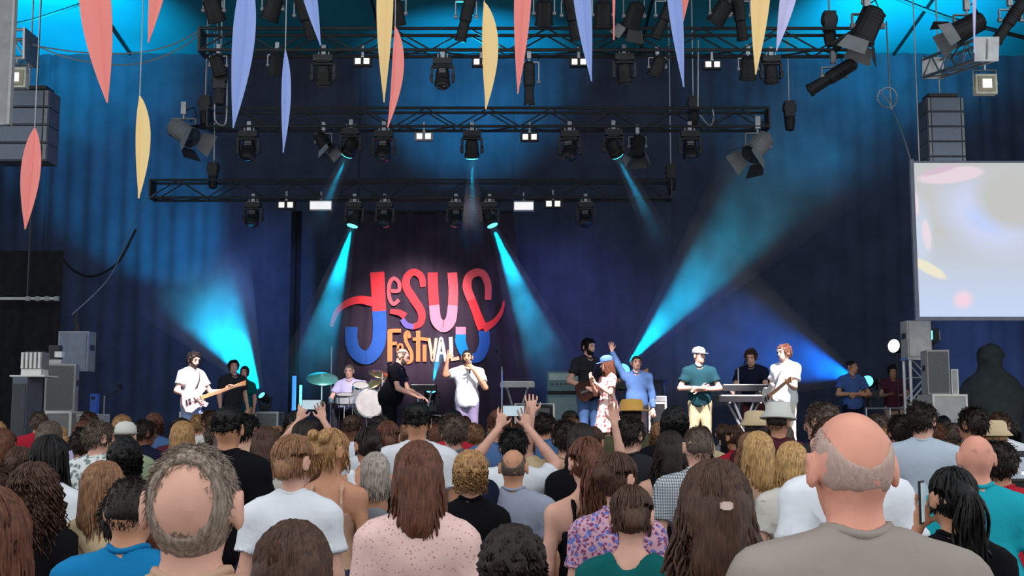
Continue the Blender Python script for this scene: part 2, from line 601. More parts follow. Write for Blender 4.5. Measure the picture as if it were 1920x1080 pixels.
def blinder(px, py, Y, label, m=LENS_WARM, case=None, group=None):
    loc = P(px, py, Y - .13)
    k = M(px, py, Y)
    t = thing('blinder_light', label, 'stage light', loc, group=group)
    w = 34 * k
    MB().box((0, 0, 0), (w, 0.10, w * 0.46)).build('housing', case or BLK, t)
    MB().box((0, 0, w * .28), (0.04, 0.04, w * .12)).cyl((0, 0, w * .3), (0, 0, w * .3 + .16), .02, n=8).build('clamp', STEEL, t)
    for s in (-1, 1):
        MB().lathe([(w * .17, -.05), (w * .15, -.06), (w * .05, -.062), (.003, -.063)], 4, Matrix.Rotation(R(90), 4, 'X') @ Matrix.Rotation(R(45), 4, 'Z')).mesh
        c = MB().box((s * w * .235, -.055, 0), (w * .3, .02, w * .3)).build('lamp_cell', m, t)
    return t


def led_panel(px, py, Y, label, w, h):
    loc = P(px, py, Y - .13)
    k = M(px, py, Y)
    t = thing('panel_light', label, 'stage light', loc)
    MB().box((0, 0, 0), (w * k, 0.08, h * k)).build('housing', GREY, t)
    MB().box((0, -0.05, 0), (w * k * .93, 0.02, h * k * .72)).build('diffuser', LENS_PANEL, t)
    MB().cyl((0, 0, h * k / 2), (0, 0, h * k / 2 + .16), .015, n=8).build('hanger', STEEL, t)


BEAMS = []
BK = 1.6
MHU = 'unlit black moving head light hanging below the %s truss'
# rear truss
for px, lb in ((475, 'next to the first small blinder'), (722, 'beside the first cyan head'), (855, 'above the logo end'), (1098, 'standing alone at the dark end')):
    moving_head(px, 374, Y3, MHU % 'rear' + ' ' + lb, (random.uniform(-.15, .15), -.5, -1))
ta, tb = P(600, 640, 20.6) - P(665, 405, Y3), P(1012, 640, 20.6) - P(918, 405, Y3)
oa = moving_head(665, 374, Y3, 'cyan moving head on the rear truss beaming down beside the banner letter J', ta, LENS_ON)
ob = moving_head(918, 374, Y3, 'cyan moving head on the rear truss beaming down past the banner swoosh', tb, LENS_ON)
BEAMS += [(oa, ta, 19, 2200, 3.3, 0.45, 'cyan light beam in haze falling beside the banner letter J', CYAN),
          (ob, tb, 19, 2200, 3.3, 0.45, 'cyan light beam in haze falling past the banner swoosh', CYAN)]
blinder(537, 385, Y3, 'two-cell blinder on the rear truss next to the bright white panel')
blinder(1037, 383, Y3, 'two-cell blinder on the rear truss next to the dimmer white panel')
led_panel(602, 386, Y3, 'bright white rectangular panel light left on the rear truss', 42, 20)
led_panel(982, 387, Y3, 'dimmer white rectangular panel light on the rear truss', 38, 20)
# middle truss
for px, lb in ((467, 'beside the broad blue pennant tip'), (720, 'under the overlapping red pennant tip'), (1068, 'between blinder and cyan head'), (1293, 'under the tagged chain hoist')):
    moving_head(px, 240, Y2, MHU % 'middle' + ' ' + lb, (random.uniform(-.2, .2), -.4, -1), s=1.05)
ta, tb, tc_ = P(596, 420, 19.4) - P(658, 275, Y2), P(887, 460, 19.0) - P(885, 278, Y2), P(1235, 450, 19.4) - P(1150, 280, Y2)
oa = moving_head(658, 236, Y2, 'cyan moving head on the middle truss beaming toward the white panel', ta, LENS_ON)
ob = moving_head(885, 240, Y2, 'cyan moving head on the middle truss beaming straight down', tb, LENS_ON)
oc = moving_head(1150, 238, Y2, 'cyan moving head on the middle truss beaming toward the barn door lamp', tc_, LENS_ON)
BEAMS += [(oa, ta, 11, 260, 1.7, 0.45, 'faint cyan light beam in haze above the bright white panel', CYAN),
          (ob, tb, 11, 200, 1.3, 0.45, 'faint cyan light beam in haze straight under the middle truss', CYAN),
          (oc, tc_, 11, 300, 2.0, 0.45, 'faint cyan light beam in haze beside the barn door lamp', CYAN)]
blinder(795, 257, Y2, 'two-cell blinder in a pale grey case on the middle truss', case=GREY)
blinder(993, 258, Y2, 'two-cell blinder in a black case on the middle truss')
fresnel(607, 240, Y2, 'tilted black profile lamp on the middle truss beside the lit cyan head', (0.5, -0.3, -0.8), True, s=0.9)
fresnel(1195, 246, Y2, 'black barn door lamp with pale flap beside the slanting cyan beam', (-0.1, -.35, -1), True, s=0.95)
fresnel(1420, 235, Y2, 'large grey barn door lamp at the outer end of the middle truss', (-0.75, -0.5, -0.9), True, s=1.35, m=GREY)
fresnel(345, 208, Y2, 'large grey barn door lamp hung between pennants beside the middle truss', (0.9, -0.5, -0.62), True, s=1.35, m=GREY)
# front truss, below
fresnel(410, 95, Y1, 'small black lamp at the blue-lit end of the front truss', (0.3, .4, -1), False, s=0.8)
fresnel(520, 92, Y1, 'black lamp below the front truss beside the slim blue pennant', (-0.2, .5, -1), False, s=0.85)
moving_head(607, 98, Y1, 'moving head below the front truss under a blue pennant tip', (0, .3, -1), s=0.95)
blinder(680, 117, Y1, 'two-cell blinder on the front truss beside a tall yellow pennant')
moving_head(830, 104, Y1, 'squat black moving head below the blue-lit part of the front truss', (0, -.3, -1), s=0.9)
blinder(902, 118, Y1, 'two-cell blinder half hidden behind a yellow pennant')
fresnel(992, 105, Y1, 'long black profile lamp pointing straight down from the front truss', (0, .1, -1), False, True, s=0.9, drop=.3)
blinder(1085, 118, Y1, 'two-cell blinder half hidden behind a blue pennant')
moving_head(1170, 96, Y1, 'moving head below the front truss over a hanging cable frame', (.1, .3, -1), s=0.9)
fresnel(1232, 98, Y1, 'black lamp with faint warm beam below the front truss', (-.4, .3, -1), False, s=0.8)
blinder(1335, 123, Y1, 'two-cell blinder on the dark end of the front truss')
fresnel(1402, 98, Y1, 'black lamp below the front truss behind a yellow pennant', (0, .4, -1), False, s=0.9)
moving_head(1445, 100, Y1, 'moving head below the front truss beside the yellow pennant tip', (.1, .3, -1), s=0.85)
fresnel(1562, 112, Y1, 'long black profile lamp slanting down at the end of the front truss', (-0.85, .3, -0.5), False, True, s=1.1, drop=.1)
# front truss, above and on an upper bar
truss('upper black bar truss partly cut by the top of the tent opening', P(385, -34, 15.1), P(1540, -34, 15.1), 0.24, m=BLK)
for px, dr, ai, lg in ((402, .16, (.3, .4, -1), False), (512, .14, (-.4, .3, -1), False), (572, .2, (.3, .4, -1), True), (742, .2, (.1, .5, -1), False),
                       (874, .22, (-.25, .2, -1), True), (1020, .2, (0, .5, -1), False), (1072, .2, (.2, .4, -1), True), (1130, .22, (0, .5, -1), False),
                       (1188, .24, (-.3, .5, -.8), False), (1248, .2, (-.5, .3, -1), True), (1350, .2, (-.55, .4, -.9), False), (1386, .2, (.2, .4, -1), True)):
    nm = {402: 'over the slack cables', 512: 'over the slim blue pennant', 572: 'behind a blue pennant tip', 742: 'behind the tall yellow pennant', 874: 'slanting before the blue haze',
          1020: 'between red and blue pennants', 1072: 'behind a blue pennant', 1130: 'beside the thin red pennant', 1188: 'with a pale lower flap', 1248: 'behind the red pennant tip',
          1350: 'in a bright tilted yoke', 1386: 'next to the bright tilted yoke'}[px]
    fresnel(px, -14 if not lg else -10, 15.1, 'black lamp on the upper bar truss ' + nm, ai, px in (1188,), lg, s=0.95, drop=dr)
fresnel(1625, 8, 15.0, 'large black floodlight tilted before the teal roof with grey flaps', (-.45, .2, -1), True, s=1.35, drop=.12)
fresnel(1812, 12, 15.2, 'black barn door lamp with brown flap above the slanting truss', (-0.95, .2, -.5), True, s=1.2, drop=.14)
fresnel(1893, 5, 15.2, 'slim black profile lamp leaning above the slanting truss', (-.6, .2, -.9), False, True, s=1.0, drop=.14)
for px in (1617, 1812, 1893):
    c = P(px, 8, 15.1)
    t = tag(MB().cyl((0, 0, 0), (0, 0, roofz(15.1) - .3 - c.z), 0.02, n=6).build('suspension_rod', STEEL, loc=c), 'steel rod holding up the %s' % {1617: 'large tilted floodlight', 1812: 'barn door lamp with brown flap', 1893: 'slim leaning profile lamp'}[px], 'rod')


def floodlight(px, py, Y, label):
    c = P(px, py, Y)
    k = M(px, py, Y)
    t = thing('floodlight', label, 'floodlight', c)
    w = 40 * k
    MB().box((0, 0.06, 0), (w, 0.12, w * .95)).build('housing', mat('cream_housing', srgb(200, 200, 180), .5), t)
    MB().box((0, -.005, 0), (w * .78, 0.02, w * .72)).build('reflector', mat('grey_reflector', srgb(150, 145, 125), .35), t)
    MB().box((0, -.02, 0), (w * .42, .02, w * .42)).build('lamp', LENS_WARM, t)
    MB().tube([(-w * .55, .05, 0), (-w * .55, .05, w * .7), (w * .55, .05, w * .7), (w * .55, .05, 0)], .014, 6).cyl((0, .05, w * .7), (0, .05, w * .95), .02, n=6).build('bracket', ALU, t)


floodlight(1850, 157, 15.4, 'square cream floodlight hung under the slanting truss')
floodlight(28, 145, 15.9, 'square cream floodlight hung beside the grey panel')

# ------------------------------------------------------------------ hanging line arrays, panel, screen
BOXF = mat('grey_grille', (0.17, 0.20, 0.25), 0.75, var=0.1, scale=60)
BOXB = mat('dark_cabinet', (0.10, 0.115, 0.145), 0.6)


def line_array(label, x0, x1, y0, y1, Y, n):
    a, b = P(x0, y0, Y), P(x1, y1, Y)
    t = thing('line_array', label, 'loudspeaker', ((a.x + b.x) / 2, Y, b.z))
    w, h = b.x - a.x, (a.z - b.z) / n
    for i in range(n):
        z = h * (i + .5)
        c = MB().box((0, 0.2, z), (w, 0.4, h * .95)).build('cabinet', BOXB, t)
        MB().box((0, -0.01, z), (w * .78, 0.03, h * .84)).build('grille', BOXF, c)
        for s in (-1, 1):
            MB().box((s * w * .45, -0.012, z), (w * .06, .03, h * .84)).build('rigging_plate', GREY, c)
    MB().box((0, .2, n * h + .05), (w * .8, .3, .05)).build('flybar', DRK, t)
    MB().cyl((0, .2, n * h + .05), (0, .2, roofz(Y) - .35 - b.z), .012, n=5).build('chain', STEEL, t)


line_array('grey line array loudspeaker hung above the white projection screen', 1737, 1812, 182, 322, 17.4, 5)
line_array('dark line array loudspeaker hung behind the grey panel', -6, 88, 168, 302, 16.6, 4)
a, b = P(-60, -60, 13.0), P(18, 235, 13.0)
gp = thing('hanging_board', 'flat grey panel hung beside the cream floodlight', 'panel', ((a.x + b.x) / 2, 13, b.z))
MB().box((0, 0, (a.z - b.z) / 2), (b.x - a.x, .06, a.z - b.z)).build('board', mat('grey_board', srgb(150, 152, 155), .7), gp)
MB().box(((b.x - a.x) / 2, -.01, (a.z - b.z) / 2), (.03, .08, a.z - b.z)).build('edge_trim', LGREY, gp)
MB().cyl((0, 0, a.z - b.z), (0, 0, roofz(13) - .3 - b.z), .01, n=5).build('chain', STEEL, gp)

# projection screen
YS = 16.8
a, b = P(1712, 306, YS), P(1712, 594, YS)
SH = a.z - b.z
SW = SH * 16 / 9
scr = thing('projection_screen', 'large lit projection screen with pale pastel picture right of the stage', 'screen', (a.x, YS, b.z))
sm = bpy.data.materials.new('projected_picture')
sm.use_nodes = True
nt = sm.node_tree
nt.nodes.clear()
N = nt.nodes.new
out, em, tc = N('ShaderNodeOutputMaterial'), N('ShaderNodeEmission'), N('ShaderNodeTexCoord')
sep = N('ShaderNodeSeparateXYZ')
nt.links.new(tc.outputs['Object'], sep.inputs[0])
gr = N('ShaderNodeValToRGB')
mr = N('ShaderNodeMapRange')
mr.inputs['From Max'].default_value = SH
nt.links.new(sep.outputs['Z'], mr.inputs['Value'])
nt.links.new(mr.outputs[0], gr.inputs['Fac'])
gr.color_ramp.elements[0].color = (*srgb(198, 216, 246), 1)
gr.color_ramp.elements[0].position = 0.02
gr.color_ramp.elements[1].color = (*srgb(198, 199, 200), 1)
gr.color_ramp.elements[1].position = 0.55
cur = gr.outputs['Color']


def blob(cx, cy, rx, ry, ang, col, soft):
    """an ellipse of the projected picture, in photo pixels of the screen"""
    global cur
    k = M(1800, 450, YS)
    mp = N('ShaderNodeMapping')
    mp.vector_type = 'TEXTURE'
    mp.inputs['Location'].default_value = ((cx - 1712) * k, 0, (594 - cy) * k)
    mp.inputs['Rotation'].default_value = (0, R(ang), 0)
    mp.inputs['Scale'].default_value = (rx * k, 1e3, ry * k)
    nt.links.new(tc.outputs['Object'], mp.inputs['Vector'])
    ln = N('ShaderNodeVectorMath')
    ln.operation = 'LENGTH'
    nt.links.new(mp.outputs[0], ln.inputs[0])
    m2 = N('ShaderNodeMapRange')
    m2.inputs['From Min'].default_value = 1.0 + soft
    m2.inputs['From Max'].default_value = 1.0 - soft
    nt.links.new(ln.outputs['Value'], m2.inputs['Value'])
    mx = N('ShaderNodeMix')
    mx.data_type = 'RGBA'
    nt.links.new(m2.outputs[0], mx.inputs[0])
    nt.links.new(cur, mx.inputs[6])
    mx.inputs[7].default_value = (*srgb(*col), 1)
    cur = mx.outputs[2]


blob(1850, 405, 90, 62, 30, (206, 214, 240), .35)
blob(1842, 412, 34, 20, 32, (196, 210, 250), .4)
blob(1895, 375, 68, 52, 20, (197, 197, 196), .25)
blob(1722, 440, 18, 60, 0, (205, 214, 232), .5)
blob(1782, 326, 62, 15, -7, (232, 214, 222), .12)
blob(1762, 316, 38, 6, -16, (214, 190, 206), .3)
blob(1713, 382, 6, 22, 0, (236, 222, 228), .3)
blob(1732, 440, 8, 28, -6, (234, 220, 228), .25)
blob(1733, 503, 36, 10, 30, (238, 232, 208), .2)
blob(1795, 562, 17, 15, -30, (244, 214, 228), .45)
nt.links.new(cur, em.inputs['Color'])
em.inputs['Strength'].default_value = 1.0
nt.links.new(em.outputs[0], out.inputs['Surface'])
MB().box((SW / 2, 0, SH / 2), (SW, 0.02, SH)).build('picture', sm, scr)
fw = 0.055
fr = [((-fw / 2, 0, SH / 2), (fw, .06, SH + 2 * fw)), ((SW + fw / 2, 0, SH / 2), (fw, .06, SH + 2 * fw)), ((SW / 2, 0, -fw / 2), (SW, .06, fw)), ((SW / 2, 0, SH + fw / 4), (SW, .06, fw / 2))]
for c, s in fr:
    MB().box(c, s).build('frame_bar', mat('grey_screen_frame', srgb(110, 115, 130), .5), scr)
for x in (0.1, SW - .1):
    MB().cyl((x, 0.02, SH), (x, 0.02, roofz(YS) - .3 - b.z), .01, n=5).build('suspension_wire', STEEL, scr)

# ------------------------------------------------------------------ banner with logo
YBN = 22.5
a, b = P(668, 398, YBN), P(962, 398, YBN)
bz = P(800, 720, YBN).z
BANM = mat('dark_plum_banner', (0.042, 0.030, 0.046), 0.9, var=0.2, scale=2, spec=0.08)
ban = thing('logo_banner', 'dark banner with the red and blue festival logo behind the singer', 'banner', ((a.x + b.x) / 2, YBN, SZ))
link('cloth', drape_mesh(b.x - a.x, a.z - SZ, 11, 0.03, 21, taper=0.35), BANM, ban)
MB().cyl((-(b.x - a.x) / 2, 0, a.z - SZ), ((b.x - a.x) / 2, 0, a.z - SZ), .03, n=8).build('top_pipe', BLK, ban)
YL = YBN - 0.075
INK = {k: mat('logo_' + k, srgb(*c), .85, var=.04, spec=.1) for k, c in dict(red=(236, 64, 70), rose=(240, 92, 100), pink=(240, 132, 152), blue=(48, 92, 170), sky=(30, 130, 205), violet=(105, 96, 165), orange=(240, 130, 80), peach=(244, 180, 150), cream=(246, 222, 225)).items()}


def letter(ink, pts, w, name='letter', z=0.0):
    """a brush stroke through photo points; w is one width or a list"""
    c = hang([P(x, y, YL - z) for x, y in pts], 7)
    k = M(800, 600, YL)
    ws = w if isinstance(w, (list, tuple)) else [w] * len(pts)
    n = len(c)
    Lf, Rt = [], []
    for i, p in enumerate(c):
        s = i / (n - 1) * (len(ws) - 1)
        j = min(int(s), len(ws) - 2)
        wd = (ws[j] * (1 - s + j) + ws[j + 1] * (s - j)) * k / 2
        d = (c[min(i + 1, n - 1)] - c[max(i - 1, 0)]).normalized()
        nrm = Vector((-d.z, 0, d.x))
        Lf.append(p + nrm * wd)
        Rt.append(p - nrm * wd)
    return MB().strip(Lf, Rt, (0, 0.012, 0)).build(name, INK[ink], ban, world=True)


letter('red', [(707, 510), (709, 545), (711, 583)], [27, 26, 26])
letter('blue', [(711, 583), (712, 615), (708, 648), (690, 670), (668, 662), (659, 640), (659, 613)], [26, 26, 26, 26, 24, 23, 23])
letter('red', [(702, 567), (676, 562), (652, 568), (632, 584), (621, 612)], [18, 15, 13, 10, 6], z=.004)
letter('rose', [(731, 545), (747, 545), (748, 530), (738, 522), (730, 533), (730, 558), (738, 570), (748, 562)], 7)
letter('red', [(793, 538), (790, 519), (776, 510), (763, 520), (762, 538), (775, 560), (790, 585), (788, 606), (773, 613)], [10, 13, 13, 14, 15, 16, 15, 12, 10])
letter('violet', [(775, 613), (762, 609), (754, 598)], [10, 11, 9], z=.003)
letter('red', [(760, 593), (748, 586), (731, 584)], [13, 11, 8], z=.005)
letter('red', [(811, 511), (812, 545), (814, 572)], 19)
letter('pink', [(814, 572), (818, 600), (832, 612), (845, 600), (849, 572)], [19, 20, 22, 20, 18])
letter('rose', [(849, 572), (850, 545), (848, 511)], 18)
letter('rose', [(915, 562), (915, 535), (907, 515), (893, 511), (879, 520), (876, 540), (884, 562)], [12, 13, 14, 15, 16, 17, 16])
letter('red', [(884, 562), (893, 585), (900, 604), (906, 616)], [16, 16, 18, 20])
letter('red', [(906, 616), (926, 604), (940, 585), (945, 564)], [17, 11, 7, 3], z=.004)
letter('blue', [(907, 620), (908, 645), (898, 668), (880, 672)], [20, 20, 20, 17])
letter('sky', [(864, 627), (864, 642), (872, 662), (884, 672)], [19, 20, 18, 15], z=.003)
letter('pink', [(864, 613), (864, 627)], 19)
letter('orange', [(731, 620), (731, 650), (731, 678)], 9)
letter('orange', [(728, 621), (740, 620), (752, 620)], 7, z=.003)
letter('orange', [(731, 645), (738, 644), (744, 643)], 6, z=.003)
letter('orange', [(745, 656), (754, 655), (753, 646), (747, 648), (746, 664), (755, 668)], 4, z=.004)
letter('orange', [(768, 634), (765, 623), (760, 628), (762, 642), (771, 660), (771, 676), (762, 680)], 6.5)
letter('orange', [(784, 620), (784, 650), (784, 678)], 8)
letter('orange', [(774, 636), (788, 635), (804, 637)], 6, z=.003)
letter('orange', [(796, 646), (796, 678)], 7)
letter('peach', [(804, 634), (808, 656), (811, 676), (815, 656), (818, 634)], 5.5)
letter('cream', [(819, 678), (824, 650), (827, 634), (831, 650), (836, 678)], 5.5)
letter('cream', [(822, 662), (833, 662)], 4.5, z=.003)
letter('cream', [(845, 632), (846, 655), (846, 672)], 7)
letter('peach', [(845, 674), (853, 673), (861, 671)], 6.5, z=.003)

# ------------------------------------------------------------------ pennants
PEN = {'red': mat('coral_red_fabric', srgb(246, 148, 140), .85, var=.06, scale=3, stretch=(1, 1, .2)), 'yellow': mat('sand_yellow_fabric', srgb(252, 218, 154), .85, var=.06, scale=3, stretch=(1, 1, .2)),
       'blue': mat('lavender_blue_fabric', srgb(150, 172, 230), .85, var=.06, scale=3, stretch=(1, 1, .2)), 'lilac': mat('pale_lilac_fabric', srgb(200, 200, 238), .85, var=.06)}


def pennant(col, top, tip, wl, wr, label, Y=9.0, bow=0.0, peak=0.42):
    a, b = P(top[0], top[1], Y), P(tip[0], tip[1], Y)
    k = M(top[0], top[1], Y)
    t = thing('hanging_pennant', label, 'pennant', b)
    n = 26
    sp = [a.lerp(b, i / n) + Vector((bow * k * math.sin(math.pi * i / n), 0, 0)) for i in range(n + 1)]
    for s, w in ((-1, wl), (1, wr)):
        E_ = []
        for i, p in enumerate(sp):
            u = i / n
            u2 = u ** (math.log(.5) / math.log(peak))
            wd = w * k * math.sin(math.pi * u2) ** 0.9 if 0 < u < 1 else 0.0
            E_.append(p + Vector((s * max(wd, .004), -.45 * wd, 0)))
        MB().strip(sp, E_, (0, 0.008, 0)).build('wing', PEN[col], t, world=True, smooth=False)
    MB().tube(sp, .006, 5).build('spine', PEN[col], t, world=True)
    MB().cyl(a, (a.x, a.y, roofz(Y) - .3), .004, n=5).build('string', STEEL, t, world=True)


pennant('red', (172, -160), (201, 193), 32, 26, 'tall coral red pennant bending toward its tip before the teal roof', bow=0, peak=.48)
pennant('red', (325, -190), (278, 80), 20, 18, 'coral red pennant slanting down above the slack cables', bow=4)
pennant('red', (65, 240), (47, 430), 17, 20, 'coral red pennant hanging lowest before the black curtain', bow=2)
pennant('yellow', (262, 180), (260, 372), 6, 24, 'sand yellow pennant with one bulging wing over the blue drape', bow=0)
pennant('blue', (464, -60), (437, 240), 20, 22, 'broad lavender blue pennant with dark spine line before the front truss end', bow=6, peak=.42)
pennant('blue', (560, -150), (601, 85), 18, 14, 'lavender blue pennant slanting to a tip beside the front truss', bow=-2)
pennant('blue', (535, 95), (531, 286), 6, 12, 'slim lavender blue pennant hanging before the middle truss', bow=1)
pennant('yellow', (727, -140), (720, 192), 17, 14, 'tall sand yellow pennant overlapped by a coral red pennant', Y=9.4)
pennant('red', (741, 50), (727, 239), 4, 19, 'coral red pennant overlapping the tall sand yellow one', bow=4)
pennant('yellow', (908, 4), (911, 205), 5, 25, 'sand yellow half-moon pennant before the blue-lit front truss', bow=0)
pennant('red', (984, -150), (971, 176), 16, 16, 'tall coral red pennant beside the downward profile lamp', bow=2)
pennant('blue', (1084, -150), (1109, 152), 20, 14, 'lavender blue pennant with tip below a blinder', bow=-2)
pennant('red', (1151, -120), (1151, 75), 3, 3, 'very thin coral red pennant seen edge on')
pennant('blue', (1254, -130), (1282, 163), 15, 12, 'long lavender blue pennant hanging to a needle tip', bow=-1)
pennant('red', (1294, -150), (1278, 52), 14, 14, 'coral red pennant tucked behind the needle tipped blue one', Y=9.5)
pennant('yellow', (1430, -160), (1417, 140), 20, 18, 'sand yellow pennant hanging beside a pale lilac one', bow=2)
pennant('lilac', (1496, -120), (1456, 95), 18, 15, 'pale lilac pennant slanting beside a sand yellow one', bow=4)
pennant('lilac', (1826, -120), (1827, 100), 3.5, 3.5, 'very thin lilac pennant before the slanting truss')


# ------------------------------------------------------------------ cables
def cable(label, pts, r=0.012, m=None):
    w = hang([P(*p) for p in pts], 10)
    o = MB().tube(w, r, 5).build('cable', m or CABLE, loc=w[0], world=True)
    return tag(o, label, 'cable')


cable('upper slack cable running from the left truss toward the front truss', [(60, 85, 16), (150, 98, 16), (240, 100, 16), (320, 85, 15.8), (395, 45, 15.6)], m=STEEL, r=.010)
cable('lower slack cable sagging from the left truss toward the front truss', [(62, 82, 16), (120, 106, 16), (205, 121, 16), (275, 116, 16), (345, 86, 15.8), (398, 40, 15.6)], m=STEEL, r=.010)
cable('black cable rising across the teal roof above the left truss', [(15, 47, 20.4), (60, 38, 20.4), (145, 10, 20.4), (200, -12, 20.4)], .03)
cable('black cable sloping across the teal roof to the barn door lamp', [(1670, -8, 20.4), (1740, 20, 20.4), (1800, 40, 20.4), (1925, 72, 20.4)], .04)
cable('thick black cable sagging beside the masking curtain', [(118, 486, 19), (140, 508, 19), (168, 518, 19), (195, 511, 19), (225, 488, 19), (255, 430, 19)], .022)
cable('thin pale cable falling from the rear truss to the side loudspeaker', [(292, 362, 20.5), (262, 390, 20), (240, 440, 19), (205, 520, 18), (135, 590, 17)], .008, STEEL)
cable('thin pale cable running down to the projection screen corner', [(1672, 205, 17.5), (1690, 245, 17.1), (1708, 303, 16.82)], .010, STEEL)
cable('coiled pale cable loop hanging above the projection screen', [(1650, 168, 17.5), (1645, 185, 17.5), (1658, 200, 17.5), (1675, 199, 17.5), (1682, 183, 17.5), (1675, 168, 17.5), (1660, 165, 17.5), (1652, 175, 17.5), (1668, 192, 17.5), (1672, 205, 17.5), (1668, 160, 17.5), (1662, 40, 17)], .012, STEEL)
cable('cable looping under the chain hoist of the middle truss', [(1312, 215, 18.3), (1330, 235, 18.3), (1338, 222, 18.3), (1336, 205, 18.3)], .012, STEEL)
cable('vertical drop cable with pale plug beside the grey barn door lamp', [(402, 60, 18.36), (402, 200, 18.36), (402, 300, 18.36)], .008, STEEL)
cable('cable hooked under the front truss end hoist', [(403, 190, 15.5), (403, 222, 15.5), (413, 234, 15.5), (424, 225, 15.5), (426, 150, 15.5)], .010, STEEL)
cable('thin black drop line beside the needle tipped pennant', [(1309, 75, 15.36), (1309, 140, 15.36), (1309, 200, 15.4)], .008, STEEL)

# ------------------------------------------------------------------ lamps standing on the stage
CASEM = mat('grey_flight_case', (0.20, 0.20, 0.20), 0.6)
EDGE = mat('pale_case_edge', (0.62, 0.61, 0.56), 0.4, 0.3)


def flight_case(label, x0, x1, y0, Y, base=SZ, depth=0.5, body=None, y1=None):
    a, b = P(x0, y0, Y), P(x1, y0, Y)
    t = thing('flight_case', label, 'flight case', ((a.x + b.x) / 2, Y + depth / 2, base))
    w, h = b.x - a.x, a.z - base
    MB().box((0, 0, h / 2 + .01), (w * .97, depth * .97, h - .02)).build('body', body or CASEM, t)
    e = MB().box((0, 0, 0), (1, 1, 1)).mesh('edge_profile')
    for sx in (-1, 1):
        for sy in (-1, 1):
            link('edge_profile', e, EDGE, t, (sx * (w / 2 - .015), sy * (depth / 2 - .015), h / 2)).scale = (.03, .03, h)
    for z in (.015, h - .015):
        for sy in (-1, 1):
            link('edge_profile', e, EDGE, t, (0, sy * (depth / 2 - .015), z)).scale = (w - .06, .03, .03)
        for sx in (-1, 1):
            link('edge_profile', e, EDGE, t, (sx * (w / 2 - .015), 0, z)).scale = (.03, depth - .06, .03)
    MB().box((0, -depth / 2 - .005, h * .55), (w * .12, .015, h * .08)).build('latch', CHROME, t)
    return h + base


def lamp_stand(label, px, py_top, Y, base=SZ, r=.35):
    c = P(px, py_top, Y)
    t = thing('lamp_stand', label, 'stand', (c.x, Y, base))
    h = c.z - base
    MB().cyl((0, 0, .1), (0, 0, h), .018, n=8).build('pole', DRK, t)
    for k in range(3):
        a = k * 2.094 + .3
        MB().cyl((0, 0, min(.5, h * .5)), (r * math.cos(a), r * math.sin(a), 0), .013, n=6).build('leg', DRK, t)
    MB().cyl((0, 0, h - .03), (0, 0, h), .05, n=10).build('top_plate', DRK, t)
    return c


def on_floor(px, py, Y, label, tgt, lens=None, base=None, s=1.0):
    """moving head standing upright, lens centre seen at px, py"""
    c = P(px, py, Y)
    b = Vector((c.x, c.y, c.z - .34 * s))
    moving_head(0, 0, 0, label, (Vector(tgt) - c).normalized() + Vector((0, -1.1, 0)), lens or LENS_ON, up=True, s=s, world_loc=b)
    return c


YF = 20.6
h1 = flight_case('flight case carrying the cyan lamp behind the guitarist', 478, 522, 772, YF, base=SZ)
c1 = P(497, 748, YF + .25)
t1 = P(350, 505, 22.6)
on_floor(497, 748, YF + .25, 'cyan lamp on a flight case beaming up beside the guitarist', t1, s=(c1.z - P(500, 772, YF).z) / .34 * .98)
BEAMS.append((c1, t1 - c1, 36, 3600, 3.4, .50, 'bright cyan light beam in haze rising above the guitarist', CYAN))
c2 = P(806, 742, 21.2)
t2 = P(838, 600, 21.6)
flight_case('small flight case carrying the cyan lamp beside the singer', 786, 826, 778, 21.0, base=SZ)
on_floor(806, 742, 21.2, 'cyan lamp on a small flight case beside the singer', t2, s=(c2.z - P(806, 778, 21.0).z) / .34 * .98)
BEAMS.append((c2, t2 - c2, 20, 300, 1.1, .6, 'short bright cyan light beam in haze beside the singer', CYAN))
c3 = lamp_stand('lamp stand hidden behind the person in the flowered dress', 1163, 726, 20.8)
c3 = on_floor(1163, 700, 20.8, 'cyan lamp on a stand behind the person in the flowered dress', P(1600, 190, 23.0))
t3 = P(1520, 270, 21.3)
BEAMS.append((c3, t3 - c3, 26, 2000, 6.4, .22, 'broad cyan light beam in haze rising over the person in the denim shirt', (0.0, .52, 0.9)))
lamp_stand('lamp stand with the blue-white lamp beside the person in the blue shirt', 1630, 745, 20.9)
c4 = on_floor(1630, 717, 20.9, 'blue-white lamp on a stand beside the person in the blue shirt', P(1300, 610, 19.0), LENS_ON)
t4 = P(1180, 575, 20.0)
BEAMS.append((c4, t4 - c4, 46, 1100, 4.6, .20, 'deep blue light beam in haze behind the guitarist in white', (0.0, .13, .85)))
lamp_stand('tall lamp stand with the white oval lamp beside the grey loudspeaker', 1682, 668, 20.6)
cw = P(1682, 650, 20.6)
wl = thing('par_lamp', 'white glowing oval lamp on a tall stand beside the grey loudspeaker', 'stage light', cw)
hh = MB().lathe([(.05, .16), (.1, .1), (.125, -.06), (.125, -.1)], 16).build('housing', BLK, wl, rot=dirrot((-.75, -.6, .1)))
MB().lathe([(.118, -.102), (.1, -.12), (.004, -.13)], 16).build('lens', LENS_WHITE, hh)
MB().tube([(-.15, .02, 0), (-.15, .02, -.15), (.15, .02, -.15), (.15, .02, 0)], .012, 6).cyl((0, .02, -.15), (0, .02, -.2), .02, n=8).build('yoke', DRK, wl)
